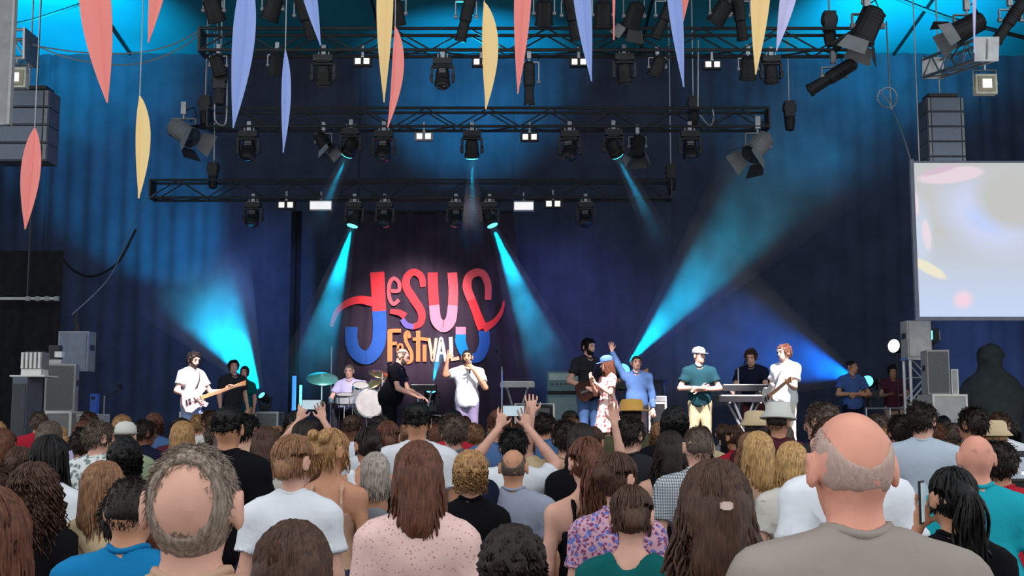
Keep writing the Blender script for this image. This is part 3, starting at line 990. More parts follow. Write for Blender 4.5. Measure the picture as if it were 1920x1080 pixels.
# blue light tubes beside the drums
for i, (px, y0, y1, m) in enumerate(((552, 705, 772, LENS_BLUE), (564, 722, 772, LENS_ON))):
    a, b = P(px, y0, 20.2), P(px, y1, 20.2)
    t = thing('light_tube', 'blue glowing light tube standing left of the drums' if i == 0 else 'cyan white glowing light tube standing left of the drums', 'light tube', (a.x, 20.2, SZ))
    MB().cyl((0, 0, b.z - SZ), (0, 0, a.z - SZ), .035 if i == 0 else .022, n=10).build('tube', m, t)
    MB().cyl((0, 0, 0.02), (0, 0, b.z - SZ), .02, n=8).lathe([(.16, 0), (.16, .02), (.03, .04)], 14).build('base', DRK, t)
    MB().cyl((0, 0, a.z - SZ), (0, 0, a.z - SZ + .04), .04, n=10).build('cap', BLK, t)


# haze: volume that each lit beam shows up in
def haze_mat(name, L, dens):
    m = bpy.data.materials.new(name)
    m.use_nodes = True
    nt = m.node_tree
    nt.nodes.clear()
    N = nt.nodes.new
    out, vs, tc, sp = N('ShaderNodeOutputMaterial'), N('ShaderNodeVolumeScatter'), N('ShaderNodeTexCoord'), N('ShaderNodeSeparateXYZ')
    nt.links.new(tc.outputs['Object'], sp.inputs[0])
    mr = N('ShaderNodeMapRange')
    mr.interpolation_type = 'SMOOTHSTEP'
    mr.inputs['From Min'].default_value = -L
    mr.inputs['From Max'].default_value = -L * .25
    mr.inputs['To Min'].default_value = 0.0
    mr.inputs['To Max'].default_value = dens
    nt.links.new(sp.outputs['Z'], mr.inputs['Value'])
    nz = N('ShaderNodeTexNoise')
    nz.inputs['Scale'].default_value = 1.7
    nz.inputs['Detail'].default_value = 2.0
    nt.links.new(tc.outputs['Object'], nz.inputs['Vector'])
    m2 = N('ShaderNodeMapRange')
    m2.inputs['From Min'].default_value = .35
    m2.inputs['From Max'].default_value = .65
    m2.inputs['To Min'].default_value = .45
    m2.inputs['To Max'].default_value = 1.4
    nt.links.new(nz.outputs['Fac'], m2.inputs['Value'])
    mu = N('ShaderNodeMath')
    mu.operation = 'MULTIPLY'
    nt.links.new(mr.outputs[0], mu.inputs[0])
    nt.links.new(m2.outputs[0], mu.inputs[1])
    nt.links.new(mu.outputs[0], vs.inputs['Density'])
    nt.links.new(vs.outputs[0], out.inputs['Volume'])
    return m


for i, (o, v, ang, pw, L, dens, lab, col) in enumerate(BEAMS):
    v = Vector(v).normalized()
    spot('beam_lamp', o + v * .26, o + v * 3, pw * BK, ang, col, 0.55, 0.02)
    k = math.tan(R(ang / 2)) * 1.12
    mb = MB().lathe([(.07, -.2), (.07 + k * L * .5, -.2 - L * .5), (.07 + k * L, -.2 - L)], 24)
    mb.f = [q[::-1] for q in mb.f]
    hz = mb.build('beam_haze', haze_mat('beam_haze', L + .2, dens), loc=o, rot=dirrot(v))
    tag(hz, lab, 'haze', kind='stuff')

# solid dark head-and-shoulders shape standing in for a wall shadow, stage right
def shadow_shape():
    w = M(1862, 700, 19.0)
    o = P(1862, 780, 19.0)
    t = thing('cloth_cover', 'black cloth draped over round-topped gear stage right', 'cloth', (o.x, 19.0, SZ))
    h = P(1862, 643, 19.0).z - SZ
    f = Field((-75 * w, -.45, 0), (75 * w, .45, h + .1), .03)
    f.el((0, 0, h - 24 * w), (26 * w, .2, 24 * w), None, .05)
    f.rc((0, 0, h - 40 * w), (0, 0, h - 70 * w), 14 * w, 18 * w, .12)
    f.el((0, 0, h - 104 * w), (64 * w, .3, 50 * w), None, .2)
    f.rc((0, 0, h - 100 * w), (0, 0, .25), 40 * w, 54 * w, .2)
    f.clip(lambda X, Y, Z: .01 - Z + 0 * X)
    link('cloth', np_mesh('cloth', *f.arrays(), wrinkle=(.03, 9, .3)), mat('worn_black_cloth', (.05, .058, .060), .95, spec=.05), t)  # the shadow's dark tone is this added shape's own colour
    MB().cyl((0, 0, 0), (0, 0, .3), .1, n=10).build('foot', BLK, t)


# ------------------------------------------------------------------ loudspeakers at the stage sides
def speaker(label, x0, x1, y0, y1, Y, base=None, depth=.5, cab=None, grille=None, rz=0.0, name='loudspeaker'):
    a, b = P(x0, y0, Y), P(x1, y1, Y)
    z0 = b.z if base is None else base
    t = thing(name, label, 'loudspeaker', ((a.x + b.x) / 2, Y + depth / 2, z0), rz)
    w, h = b.x - a.x, a.z - z0
    MB().box((0, 0, h / 2), (w, depth, h)).build('cabinet', cab or BOXB, t)
    MB().box((0, -depth / 2 - .008, h / 2), (w * .86, .02, h * .92)).build('grille', grille or BOXF, t)
    for s in (-1, 1):
        MB().box((s * w / 2, 0, h * .6), (.02, .16, .08)).build('handle', DRK, t)
    return t, w, h


GM = mat('mid_grey_grille', (0.12, 0.125, 0.13), .8, var=.15, scale=80)
LGC = mat('pale_grey_cabinet', (0.33, 0.33, 0.32), .6)
PALE = mat('pale_blue_grey_panel', (0.22, 0.25, 0.30), .55)
speaker('tall dark loudspeaker column with a white lamp on top', 24, 84, 706, 0, 14.9, base=0, grille=mat('slate_grille', (.06, .065, .075), .8, var=.15, scale=80))
tp = P(54, 706, 14.9).z
kk = M(54, 690, 14.9)
wf = thing('work_lamp', 'white ribbed lamp standing on the tall dark loudspeaker column', 'lamp', (P(50, 700, 14.9).x, 15.15, tp))
MB().box((0, 0, .01), (66 * kk, .46, .02)).build('tray', WHITE, wf)
MB().box((0, 0, .02 + 6 * kk), (38 * kk, .24, 12 * kk)).build('base', WHITE, wf)
hd = MB().box((0, 0, .02 + 28 * kk), (40 * kk, .22, 32 * kk)).build('head', GREY, wf)
for k in range(5):
    MB().box(((-16 + 8 * k) * kk, -.13, .02 + 28 * kk), (4 * kk, .04, 30 * kk)).build('fin', WHITE, hd)
MB().box((0, 0, .02 + 45 * kk), (30 * kk, .18, 3 * kk)).build('cap', DRK, wf)
hL = flight_case('pale edged flight case under the grey loudspeakers', 84, 134, 771, 16.0, base=SZ, depth=.6)
flight_case('low flight case beside the blue stage box', 135, 178, 776, 16.2, base=SZ, depth=.6, body=LGREY)
zc = P(100, 771, 16.0).z
speaker('grey loudspeaker with a dark grille standing on the pale edged flight case', 80, 130, 682, 771, 16.05, base=zc, cab=LGC, grille=GM, rz=R(14), depth=.42)
t, w, h = speaker('flat blue-grey loudspeaker on a pole behind the flight cases', 110, 164, 621, 696, 17.0, cab=PALE, grille=mat('blue_grey_grille', (.17, .2, .26), .7), depth=.3)
MB().cyl((0, 0, 0), (0, 0, SZ - t.location.z), .03, n=8).build('pole', DRK, t)
MB().cyl((0, 0, h), (0, 0, h + .12), .05, n=8).cyl((-.03, 0, h + .12), (-.01, 0, h + .3), .035, n=8).build('top_clamp', BLK, t)
c = P(98, 682, 16.1)
ml = thing('small_lamp', 'small dark lamp with pale front on the grey loudspeaker', 'lamp', (c.x, 16.25, c.z))
MB().box((0, 0, .03), (.2, .2, .06)).build('base', LGREY, ml)
MB().box((-.02, 0, .16), (.14, .14, .2)).build('body', DRK, ml)
MB().box((.06, -.06, .13), (.1, .1, .08)).build('front', WHITE, ml)
zc = P(156, 776, 16.2).z
bx = thing('stage_box', 'small blue stage box standing on the low flight case', 'box', (P(172, 775, 16.4).x, 16.5, zc))
MB().box((0, 0, .14), (.09, .12, .28)).build('body', mat('blue_box', srgb(60, 100, 190), .5), bx)
MB().box((0, -.063, .22), (.05, .01, .04)).build('socket', DRK, bx)


def mic_stand(label, px, y0, Y, base=SZ, boom=None, mic=True):
    c = P(px, y0, Y)
    t = thing('microphone_stand', label, 'stand', (c.x, Y, base))
    h = c.z - base
    MB().cyl((0, 0, .02), (0, 0, h), .012, n=6).build('pole', STEEL, t)
    MB().lathe([(.14, 0), (.14, .02), (.02, .04)], 14).build('base', DRK, t)
    e = Vector((0, 0, h))
    if boom:
        e2 = Vector((boom[0], 0, h + boom[1]))
        MB().cyl(e - (e2 - e) * .3, e2, .009, n=6).build('boom', DRK, t)
        e = e2
    if mic:
        MB().tube([e, e + Vector((0, -.03, .03)), e + Vector((0, -.12, .06))], [.012, .016, .02], 8).ball(e + Vector((0, -.14, .065)), .028).build('microphone', DRK, t)
    return t


mic_stand('microphone stand with a boom beside the blue stage box', 196, 742, 17.2, base=0 + SZ, boom=(.25, .1))
mic_stand('microphone stand right of the singer beside the blue-lit keyboard', 941, 688, 18.6, boom=(-.08, .22))
mic_stand('microphone stand between the drums and the person in black', 717, 700, 19.0, boom=(.1, .1))
mic_stand('tall microphone stand left of the drums before the banner', 622, 650, 21.5, boom=(-.02, .1))
mic_stand('microphone stand in front of the second keyboard player', 1384, 690, 18.2, boom=(.1, .05))

# right side
flight_case('white edged flight case under the dark loudspeaker stage right', 1748, 1814, 739, 16.3, base=SZ, depth=.6, body=LGREY)
zc = P(1780, 739, 16.3).z
speaker('dark grey loudspeaker standing on the white edged flight case', 1742, 1786, 656, 739, 16.35, base=zc, cab=LGC, grille=GM, rz=R(-8), depth=.42)
t = thing('white_column', 'slim white column loudspeaker beside the dark grey loudspeaker', 'loudspeaker', (P(1791, 739, 16.5).x + .02, 16.6, zc))
hh = P(1790, 692, 16.5).z - zc
MB().box((0, 0, hh / 2), (.1, .12, hh)).build('body', WHITE, t)
MB().box((0, -.062, hh / 2), (.06, .01, hh * .9)).build('grille', LGREY, t)
c = P(1724, 671, 17.2)
tw = thing('truss_tower', 'upright truss tower carrying the pale grey loudspeaker', 'truss', (c.x, 17.35, SZ))
h = c.z - SZ
for sx in (-1, 1):
    for sy in (-1, 1):
        MB().cyl((sx * .14, sy * .14, 0), (sx * .14, sy * .14, h), .025, n=8).build('chord', ALU, tw)
n = 5
for i in range(n):
    for sy in (-1, 1):
        s = 1 if (i % 2) else -1
        MB().cyl((-.14 * s, sy * .14, h * i / n), (.14 * s, sy * .14, h * (i + 1) / n), .014, n=6).build('brace', ALU, tw)
        MB().cyl((-.14, sy * .14, h * i / n + .02), (.14, sy * .14, h * i / n + .02), .014, n=6).build('rung', ALU, tw)
MB().box((0, 0, h - .015), (.36, .36, .03)).build('top_plate', ALU, tw)
speaker('pale grey flat loudspeaker on the truss tower below the screen', 1700, 1748, 601, 671, 17.2, base=c.z, cab=mat('pale_speaker', (.36, .36, .35), .6), grille=mat('pale_speaker_grille', (.40, .40, .39), .7), depth=.3)
c = P(1750, 640, 17.6)
lamp_stand('thin stand with the small cyan lamp beside the pale grey loudspeaker', 1750, 640, 17.75)
t = thing('small_lamp', 'small glowing cyan lamp beside the pale grey loudspeaker', 'lamp', (c.x, 17.75, c.z))
MB().box((.02, 0, .1), (.2, .14, .2)).build('housing', BLK, t)
MB().box((-.02, -.08, .1), (.07, .02, .13)).build('lens', LENS_ON, t)
MB().box((.13, 0, .1), (.03, .1, .14)).build('bracket', GREY, t)
# road cases and a rail behind
rl = thing('stage_rail', 'low metal rail with crossbars stage right before the drapes', 'rail', (P(1690, 760, 20).x, 20.0, SZ))
for x in (-.6, -.2, .2, .6):
    MB().cyl((x, 0, 0), (x, 0, .85), .02, n=6).build('post', ALU, rl)
for z in (.62, .84):
    MB().cyl((-.62, 0, z), (.62, 0, z), .02, n=6).build('bar', ALU, rl)

# ------------------------------------------------------------------ amplifier, wedges
def wedge(label, px, y0, Y, w=.55, base=SZ, h=None):
    c = P(px, y0, Y)
    h = c.z - base if h is None else h
    t = thing('monitor_wedge', label, 'monitor', (c.x, Y, base))
    MB().slab([(-w / 2, -.2, 0), (-w / 2, .25, 0), (-w / 2, .25, h), (-w / 2, .05, h), (-w / 2, -.2, h * .3)], (w, 0, 0)).build('cabinet', BLK, t)
    MB().box((0, -.09, h * .62), (w * .8, .02, h * .7), (R(-20), 0, 0)).build('grille', GM, t)
    MB().tube([(-w * .5, -.22, h * .2), (-w * .5, -.08, h * 1.02), (w * .5, -.08, h * 1.02), (w * .5, -.22, h * .2)], .018, 6).build('pale_edge', EDGE, t)


a, b = P(1026, 693, 19.6), P(1086, 693, 19.6)
am = thing('bass_amplifier', 'tall blue-grey bass amplifier stack behind the bass player', 'amplifier', ((a.x + b.x) / 2, 19.8, SZ))
w, h = b.x - a.x, a.z - SZ
AMPM = mat('teal_grey_tolex', (.13, .22, .24), .7)
MB().box((0, 0, h * .36), (w, .42, h * .72)).build('cabinet', AMPM, am)
MB().box((0, -.215, h * .36), (w * .9, .02, h * .66)).build('grille', mat('pale_grille_cloth', (.24, .34, .36), .8, scale=60), am)
hd = MB().box((0, 0, h * .87), (w * .98, .36, h * .22)).build('head', AMPM, am)
MB().box((0, -.185, h * .92), (w * .9, .02, h * .08)).build('control_panel', mat('pale_panel', (.34, .46, .46), .5), hd)
for k in range(6):
    MB().cyl((-w * .35 + w * .14 * k, -.19, h * .84), (-w * .35 + w * .14 * k, -.21, h * .84), .014, n=8).build('knob', DRK, hd)
MB().box((0, 0, h * .74), (w * .92, .38, h * .03)).build('gap_plate', BLK, am)
flight_case('pale edged box on the stage beside the person in the denim shirt', 1216, 1250, 754, 18.0, body=BLK)
c = P(1238, 740, 18.2)
t = thing('stage_monitor', 'small pale monitor box on top of the pale edged box', 'monitor', (c.x, 18.25, P(1230, 754, 18.0).z))
MB().box((0, 0, .05), (.18, .2, .1)).build('body', LGREY, t)
MB().box((0, -.103, .05), (.14, .01, .07)).build('grille', GREY, t)
flight_case('pale edged box at the feet of the guitarist in the white shirt', 336, 372, 772, 17.5, body=BLK)
wedge('black monitor wedge with pale edge before the singer', 836, 792, 16.6)
wedge('black monitor wedge with pale edge before the bass player', 1002, 760, 17.0)
# stool and stands behind, stage right
t = thing('bar_stool', 'dark stool standing behind the pale edged box', 'stool', (P(1235, 715, 20.4).x, 20.4, SZ))
h = P(1235, 712, 20.4).z - SZ
MB().lathe([(.16, h - .05), (.17, h - .02), (.16, h)], 16).build('seat', BLK, t)
for k in range(4):
    a = k * 1.571 + .78
    MB().cyl((.1 * math.cos(a), .1 * math.sin(a), h - .05), (.22 * math.cos(a), .22 * math.sin(a), 0), .014, n=6).build('leg', DRK, t)
MB().lathe([(.165, h * .35), (.165, h * .35 + .02)], 16, cap=False).build('foot_ring', DRK, t)
t = thing('high_backed_chair', 'dark chair with open back behind the stool', 'chair', (P(1226, 700, 21.0).x, 21.2, SZ))
for sx in (-1, 1):
    MB().cyl((sx * .2, .18, 0), (sx * .2, .2, P(1226, 708, 21.0).z - SZ), .02, n=6).build('back_leg', DRK, t)
    MB().cyl((sx * .2, -.18, 0), (sx * .2, -.18, .46), .02, n=6).build('front_leg', DRK, t)
MB().box((0, 0, .47), (.44, .42, .05)).build('seat', BLK, t)
MB().box((0, .19, P(1226, 720, 21.0).z - SZ), (.4, .03, .2)).build('backrest', BLK, t)


# ------------------------------------------------------------------ keyboards
def keyboard(label, x0, x1, y0, Y, body=None, glow=None, tilt=0.0):
    a, b = P(x0, y0, Y), P(x1, y0, Y)
    w, h = b.x - a.x, a.z - SZ
    t = thing('stage_keyboard', label, 'keyboard', ((a.x + b.x) / 2, Y, SZ))
    bd = MB().box((0, 0, h - .05), (w, .32, .09)).build('body', body or BLK, t)
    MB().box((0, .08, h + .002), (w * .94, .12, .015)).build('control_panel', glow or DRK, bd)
    n = 24
    km = MB().box((0, 0, 0), (w * .9 / n * .9, .14, .02)).mesh('key')
    for i in range(n):
        link('key', km, WHITE, bd, (-w * .45 + w * .9 * (i + .5) / n, -.08, h))
    for s in (-1, 1):
        MB().cyl((-s * w * .3, 0, 0), (s * w * .3, 0, h - .1), .02, n=6).build('stand_leg', STEEL, t)
    for x in (-w * .3, w * .3):
        MB().cyl((x, -.2, 0.02), (x, .2, .02), .02, n=6).build('stand_foot', STEEL, t)
        MB().cyl((x, -.16, h - .1), (x, .16, h - .1), .018, n=6).build('stand_bar', STEEL, t)


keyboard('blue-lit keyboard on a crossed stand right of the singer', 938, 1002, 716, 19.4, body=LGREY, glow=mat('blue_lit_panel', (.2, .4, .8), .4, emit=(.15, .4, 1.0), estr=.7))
keyboard('black keyboard on a crossed stand before the keyboard player in dark blue', 1345, 1442, 742, 17.6)
keyboard('slim upper keyboard behind the black keyboard', 1350, 1438, 722, 18.0, body=DRK)
keyboard('dark keyboard played by the person in black beside the drums', 770, 818, 722, 18.9)

# ------------------------------------------------------------------ drums
DY = 20.2
dk = P(690, 775, DY)
SHELL = mat('silver_white_drum_shell', (.38, .39, .41), .35, .1)
HEADM = mat('drum_head', (.40, .39, .36), .6)
CYM = mat('bronze_cymbal', (.45, .36, .16), .28, .9)
CYMG = mat('green_tinted_cymbal', (.10, .36, .30), .4, .6)
RIS = thing('drum_riser', 'low black riser under the drum kit', 'riser', (P(668, 800, 20.4).x, 20.6, SZ))
MB().box((0, 0, .15), (2.2, 1.5, .3)).build('deck', DECK, RIS)
for sx in (-1, 1):
    for sy in (-1, 1):
        MB().cyl((sx * 1.0, sy * .65, 0), (sx * 1.0, sy * .65, .15), .04, n=8).build('foot', DRK, RIS)
RZ = SZ + .3


def drum(label, px, py, Y, r, d, axis=(0, 0, 1), name='drum', legs=True):
    c = P(px, py, Y)
    t = thing(name, label, 'drum', c)
    q = Vector(axis).to_track_quat('Z', 'Y').to_matrix().to_4x4()
    MB().lathe([(r, -d / 2), (r, d / 2)], 24, q).build('shell', SHELL, t)
    MB().lathe([(r * .96, d / 2 + .002), (r * .9, d / 2 + .012), (.003, d / 2 + .012)], 24, q, cap=False).build('drum_head', HEADM, t)
    for z in (-d / 2, d / 2):
        MB().lathe([(r * 1.0, z - .015), (r * 1.04, z - .012), (r * 1.04, z + .012), (r * 1.0, z + .015)], 24, q, cap=False).build('hoop', CHROME, t)
    for k in range(6):
        a = k * math.pi / 3
        p0 = q @ Vector((r * 1.03 * math.cos(a), r * 1.03 * math.sin(a), -d * .4))
        p1 = q @ Vector((r * 1.03 * math.cos(a), r * 1.03 * math.sin(a), d * .4))
        MB().cyl(p0, p1, .008, n=5).build('tension_rod', CHROME, t)
    if legs:
        for k in range(3):
            a = k * 2.094 + .5
            MB().cyl((r * .7 * math.cos(a), r * .7 * math.sin(a), -d / 2), (r * .95 * math.cos(a), r * .95 * math.sin(a), RZ - c.z), .010, n=5).build('leg', CHROME, t)


def cymbal(label, px, py, Y, r, m=CYM, tilt=(0.25, 0)):
    c = P(px, py, Y)
    t = thing('cymbal', label, 'cymbal', (c.x, Y, RZ))
    h = c.z - RZ
    q = Matrix.Translation((0, 0, h)) @ Matrix.Rotation(tilt[0], 4, 'X') @ Matrix.Rotation(tilt[1], 4, 'Y')
    MB().lathe([(.01, .035), (.04, .03), (.06, .012), (r * .6, .0), (r, -.02), (r, -.024), (r * .6, -.006), (.01, .02)], 28, q, cap=False).build('plate', m, t, smooth=True)
    MB().cyl((0, 0, .3), (0, 0, h + .05), .011, n=6).build('pole', CHROME, t)
    for k in range(3):
        a = k * 2.094
        MB().cyl((0, 0, .32), (.22 * math.cos(a), .22 * math.sin(a), 0), .010, n=5).build('leg', CHROME, t)


drum('white bass drum standing on its side in the drum kit', 690, 757, 20.0, .24, .4, (.3, -1, 0), 'bass_drum', legs=False)
drum('silver snare drum beside the drummer', 648, 748, 20.2, .17, .14, (0, -.2, 1), 'snare_drum')
drum('silver tom drum above the white bass drum', 676, 733, 20.2, .14, .2, (.1, -.5, 1), 'tom_drum')
drum('silver floor tom near the person in black', 708, 752, 20.2, .17, .3, (0, -.2, 1), 'floor_tom')
cymbal('large green-tinted cymbal left of the drummer', 604, 708, 19.9, .27, CYMG, (.45, .1))
cymbal('small bronze cymbal right of the drummer', 697, 718, 20.4, .18, CYM, (.5, -.3))
cymbal('bronze cymbal above the silver floor tom', 712, 700, 20.6, .2, CYM, (.35, .3))
t = thing('drum_rack', 'chrome rack post with clamps left of the drum kit', 'stand', (P(604, 760, 19.6).x - .02, 19.6, SZ))
MB().cyl((0, 0, 0), (0, 0, .95), .025, n=8).build('post', CHROME, t)
for k in range(3):
    MB().box((0, 0, .3 + .25 * k), (.08, .08, .06)).build('clamp', DRK, t)
MB().lathe([(.18, 0), (.18, .02), (.03, .04)], 12).build('base', DRK, t)

# ------------------------------------------------------------------ sound desk at the right edge
c = P(1900, 895, 6.6)
sd = thing('mixing_desk', 'sound desk with pale top edge beside the person in turquoise', 'desk', (c.x + .35, 6.6, 0))
zt = P(1900, 916, 6.6).z
MB().box((0, .1, zt - .04), (1.3, .7, .05)).build('top', WHITE, sd)
for sx in (-1, 1):
    for sy in (-1, 1):
        MB().box((sx * .58, .1 + sy * .28, (zt - .065) / 2), (.05, .05, zt - .065)).build('leg', DRK, sd)
MB().box((0, .25, zt + .02), (1.2, .3, .07)).build('console', BLK, sd)
mo = thing('monitor', 'grey monitor screen standing on the sound desk', 'monitor', (c.x + .25, 6.68, zt - .015))
za, zb = P(1900, 853, 6.6).z - zt, P(1900, 893, 6.6).z - zt
MB().box((0, 0, (za + zb) / 2 + .01), (.62, .03, za - zb + .05)).build('bezel', DRK, mo)
MB().box((0, -.02, (za + zb) / 2), (.6, .012, za - zb)).build('screen', mat('dim_grey_screen', (.2, .22, .24), .3, emit=(.35, .40, .46), estr=.55), mo)
MB().box((-.12, -.028, zb + .03), (.12, .004, .02)).build('readout', mat('pale_readout', (.6, .65, .7), .5, emit=(.6, .66, .72), estr=.7), mo)
MB().box((0, .02, zb / 2), (.06, .03, max(zb, .03) + .03)).box((0, .02, .01), (.2, .14, .015)).build('foot', DRK, mo)

# ------------------------------------------------------------------ bodies as smooth distance fields
def smin(a, b, k):
    h = np.maximum(k - np.abs(a - b), 0) / k
    return np.minimum(a, b) - h * h * k * 0.25


class Field:
    def __init__(self, lo, hi, vox):
        self.lo, self.vox = np.array(lo, float), vox
        n = np.ceil((np.array(hi) - self.lo) / vox).astype(int) + 1
        self.ax = [self.lo[i] + vox * np.arange(n[i]) for i in range(3)]
        self.F = np.full(n, 0.15, np.float32)

    def block(self, lo, hi):
        sl = []
        for i in range(3):
            a = max(int((lo[i] - self.lo[i]) / self.vox), 0)
            b = min(int((hi[i] - self.lo[i]) / self.vox) + 2, self.F.shape[i])
            if b <= a: return None
            sl.append(slice(a, b))
        return tuple(sl), self.ax[0][sl[0]][:, None, None], self.ax[1][sl[1]][None, :, None], self.ax[2][sl[2]][None, None, :]

    def put(self, blk, d, k, sub):
        sl = blk[0]
        f = self.F[sl]
        self.F[sl] = -smin(-f, d, k) if sub else smin(f, d, k)

    def rc(self, a, b, ra, rb, k=0.03, sub=False, flat=False, inf=0.0):
        a, b = np.array(a, float), np.array(b, float)
        ra, rb = ra + inf, rb + inf
        pad = k + 2 * self.vox
        m = max(ra, rb) + pad
        blk = self.block(np.minimum(a, b) - m, np.maximum(a, b) + m)
        if blk is None: return
        _, X, Y, Z = blk
        d = b - a
        L2 = max(float(d @ d), 1e-9)
        t0 = ((X - a[0]) * d[0] + (Y - a[1]) * d[1] + (Z - a[2]) * d[2]) / L2
        t = np.clip(t0, 0, 1)
        r = np.sqrt((X - a[0] - (t0 if flat else t) * d[0]) ** 2 + (Y - a[1] - (t0 if flat else t) * d[1]) ** 2 + (Z - a[2] - (t0 if flat else t) * d[2]) ** 2) - (ra + t * (rb - ra))
        if flat:
            L = math.sqrt(L2)
            r = np.maximum(r, np.maximum(-t0 * L, (t0 - 1) * L))
        self.put(blk, r, k, sub)

    def el(self, c, r, q=None, k=0.03, sub=False, inf=0.0):
        c, r = np.array(c, float), np.array(r, float) + inf
        m = max(r) + k + 2 * self.vox
        blk = self.block(c - m, c + m)
        if blk is None: return
        _, X, Y, Z = blk
        x, y, z = X - c[0], Y - c[1], Z - c[2]
        if q is not None:
            q = np.array(q)
            x, y, z = q[0, 0] * x + q[1, 0] * y + q[2, 0] * z, q[0, 1] * x + q[1, 1] * y + q[2, 1] * z, q[0, 2] * x + q[1, 2] * y + q[2, 2] * z
        k0 = np.sqrt((x / r[0]) ** 2 + (y / r[1]) ** 2 + (z / r[2]) ** 2)
        k1 = np.sqrt((x / r[0] ** 2) ** 2 + (y / r[1] ** 2) ** 2 + (z / r[2] ** 2) ** 2) + 1e-6
        self.put(blk, k0 * (k0 - 1) / k1, k, sub)

    def clip(self, fn, k=0.004):
        X, Y, Z = self.ax[0][:, None, None], self.ax[1][None, :, None], self.ax[2][None, None, :]
        g = fn(X, Y, Z) + 0 * self.F
        self.F = (-smin(-self.F, -g, k)).astype(np.float32)

    def arrays(self):
        F = self.F
        for ax_ in range(3):
            s = [slice(None)] * 3
            for e in (0, -1):
                s[ax_] = e
                F[tuple(s)] = np.maximum(F[tuple(s)], 0.01)
        g = vdb.FloatGrid(0.15)
        g.copyFromArray(np.ascontiguousarray(F, dtype=np.float32))
        pts, tris, quads = g.convertToPolygons(isovalue=0.0, adaptivity=0.25)
        return np.asarray(pts, float) * self.vox + self.lo, np.asarray(tris), np.asarray(quads)


def wobble(p, amp, f, seed=0):
    r = np.random.default_rng(seed)
    out = np.zeros(len(p))
    for i in range(5):
        k = r.normal(size=3) * f * (1 + 0.5 * i)
        out += np.sin(p @ k + r.uniform(0, 6.28) + 1.3 * np.sin(p @ (r.normal(size=3) * f * 0.5))) / (1 + 0.4 * i)
    return out * amp / 2.2


def np_mesh(name, pts, tris, quads, wrinkle=None):
    tris = np.asarray(tris).reshape(-1, 3)
    quads = np.asarray(quads).reshape(-1, 4)
    # orient outward
    a = pts[quads[:, 0]] if len(quads) else pts[tris[:, 0]]
    q = quads if len(quads) else tris
    nrm = np.cross(pts[q[:, 1]] - pts[q[:, 0]], pts[q[:, 2]] - pts[q[:, 0]])
    if (nrm * (a - pts.mean(0))).sum() < 0:
        tris, quads = tris[:, ::-1], quads[:, ::-1]
        nrm = -nrm
    if wrinkle:
        vn = np.zeros_like(pts)
        for j in range(q.shape[1]):
            np.add.at(vn, (quads if len(quads) else tris)[:, j], nrm)
        vn /= np.linalg.norm(vn, axis=1)[:, None] + 1e-9
        w = wobble(pts * np.array([1, 1, wrinkle[2]]), wrinkle[0], wrinkle[1], 3)
        if wrinkle[2] < 1:
            w *= np.clip((1.42 - pts[:, 2]) / .15, .55, 1)
        pts = pts + vn * w[:, None]
    me = bpy.data.meshes.new(name)
    me.vertices.add(len(pts))
    me.vertices.foreach_set('co', pts.astype(np.float32).ravel())
    loops = np.concatenate([tris.ravel(), quads.ravel()]).astype(np.int32)
    tot = np.concatenate([np.full(len(tris), 3), np.full(len(quads), 4)]).astype(np.int32)
    st_ = np.concatenate([[0], np.cumsum(tot)[:-1]]).astype(np.int32)
    me.loops.add(len(loops))
    me.loops.foreach_set('vertex_index', loops)
    me.polygons.add(len(tot))
    me.polygons.foreach_set('loop_start', st_)
    me.polygons.foreach_set('loop_total', tot)
    me.polygons.foreach_set('use_smooth', np.ones(len(tot), bool))
    me.update(calc_edges=True)
    me.validate()
    return me


# skeleton: standing figure 1.75 m tall, facing +Y, origin between the feet
NECK = Vector((0, -0.01, 1.50))


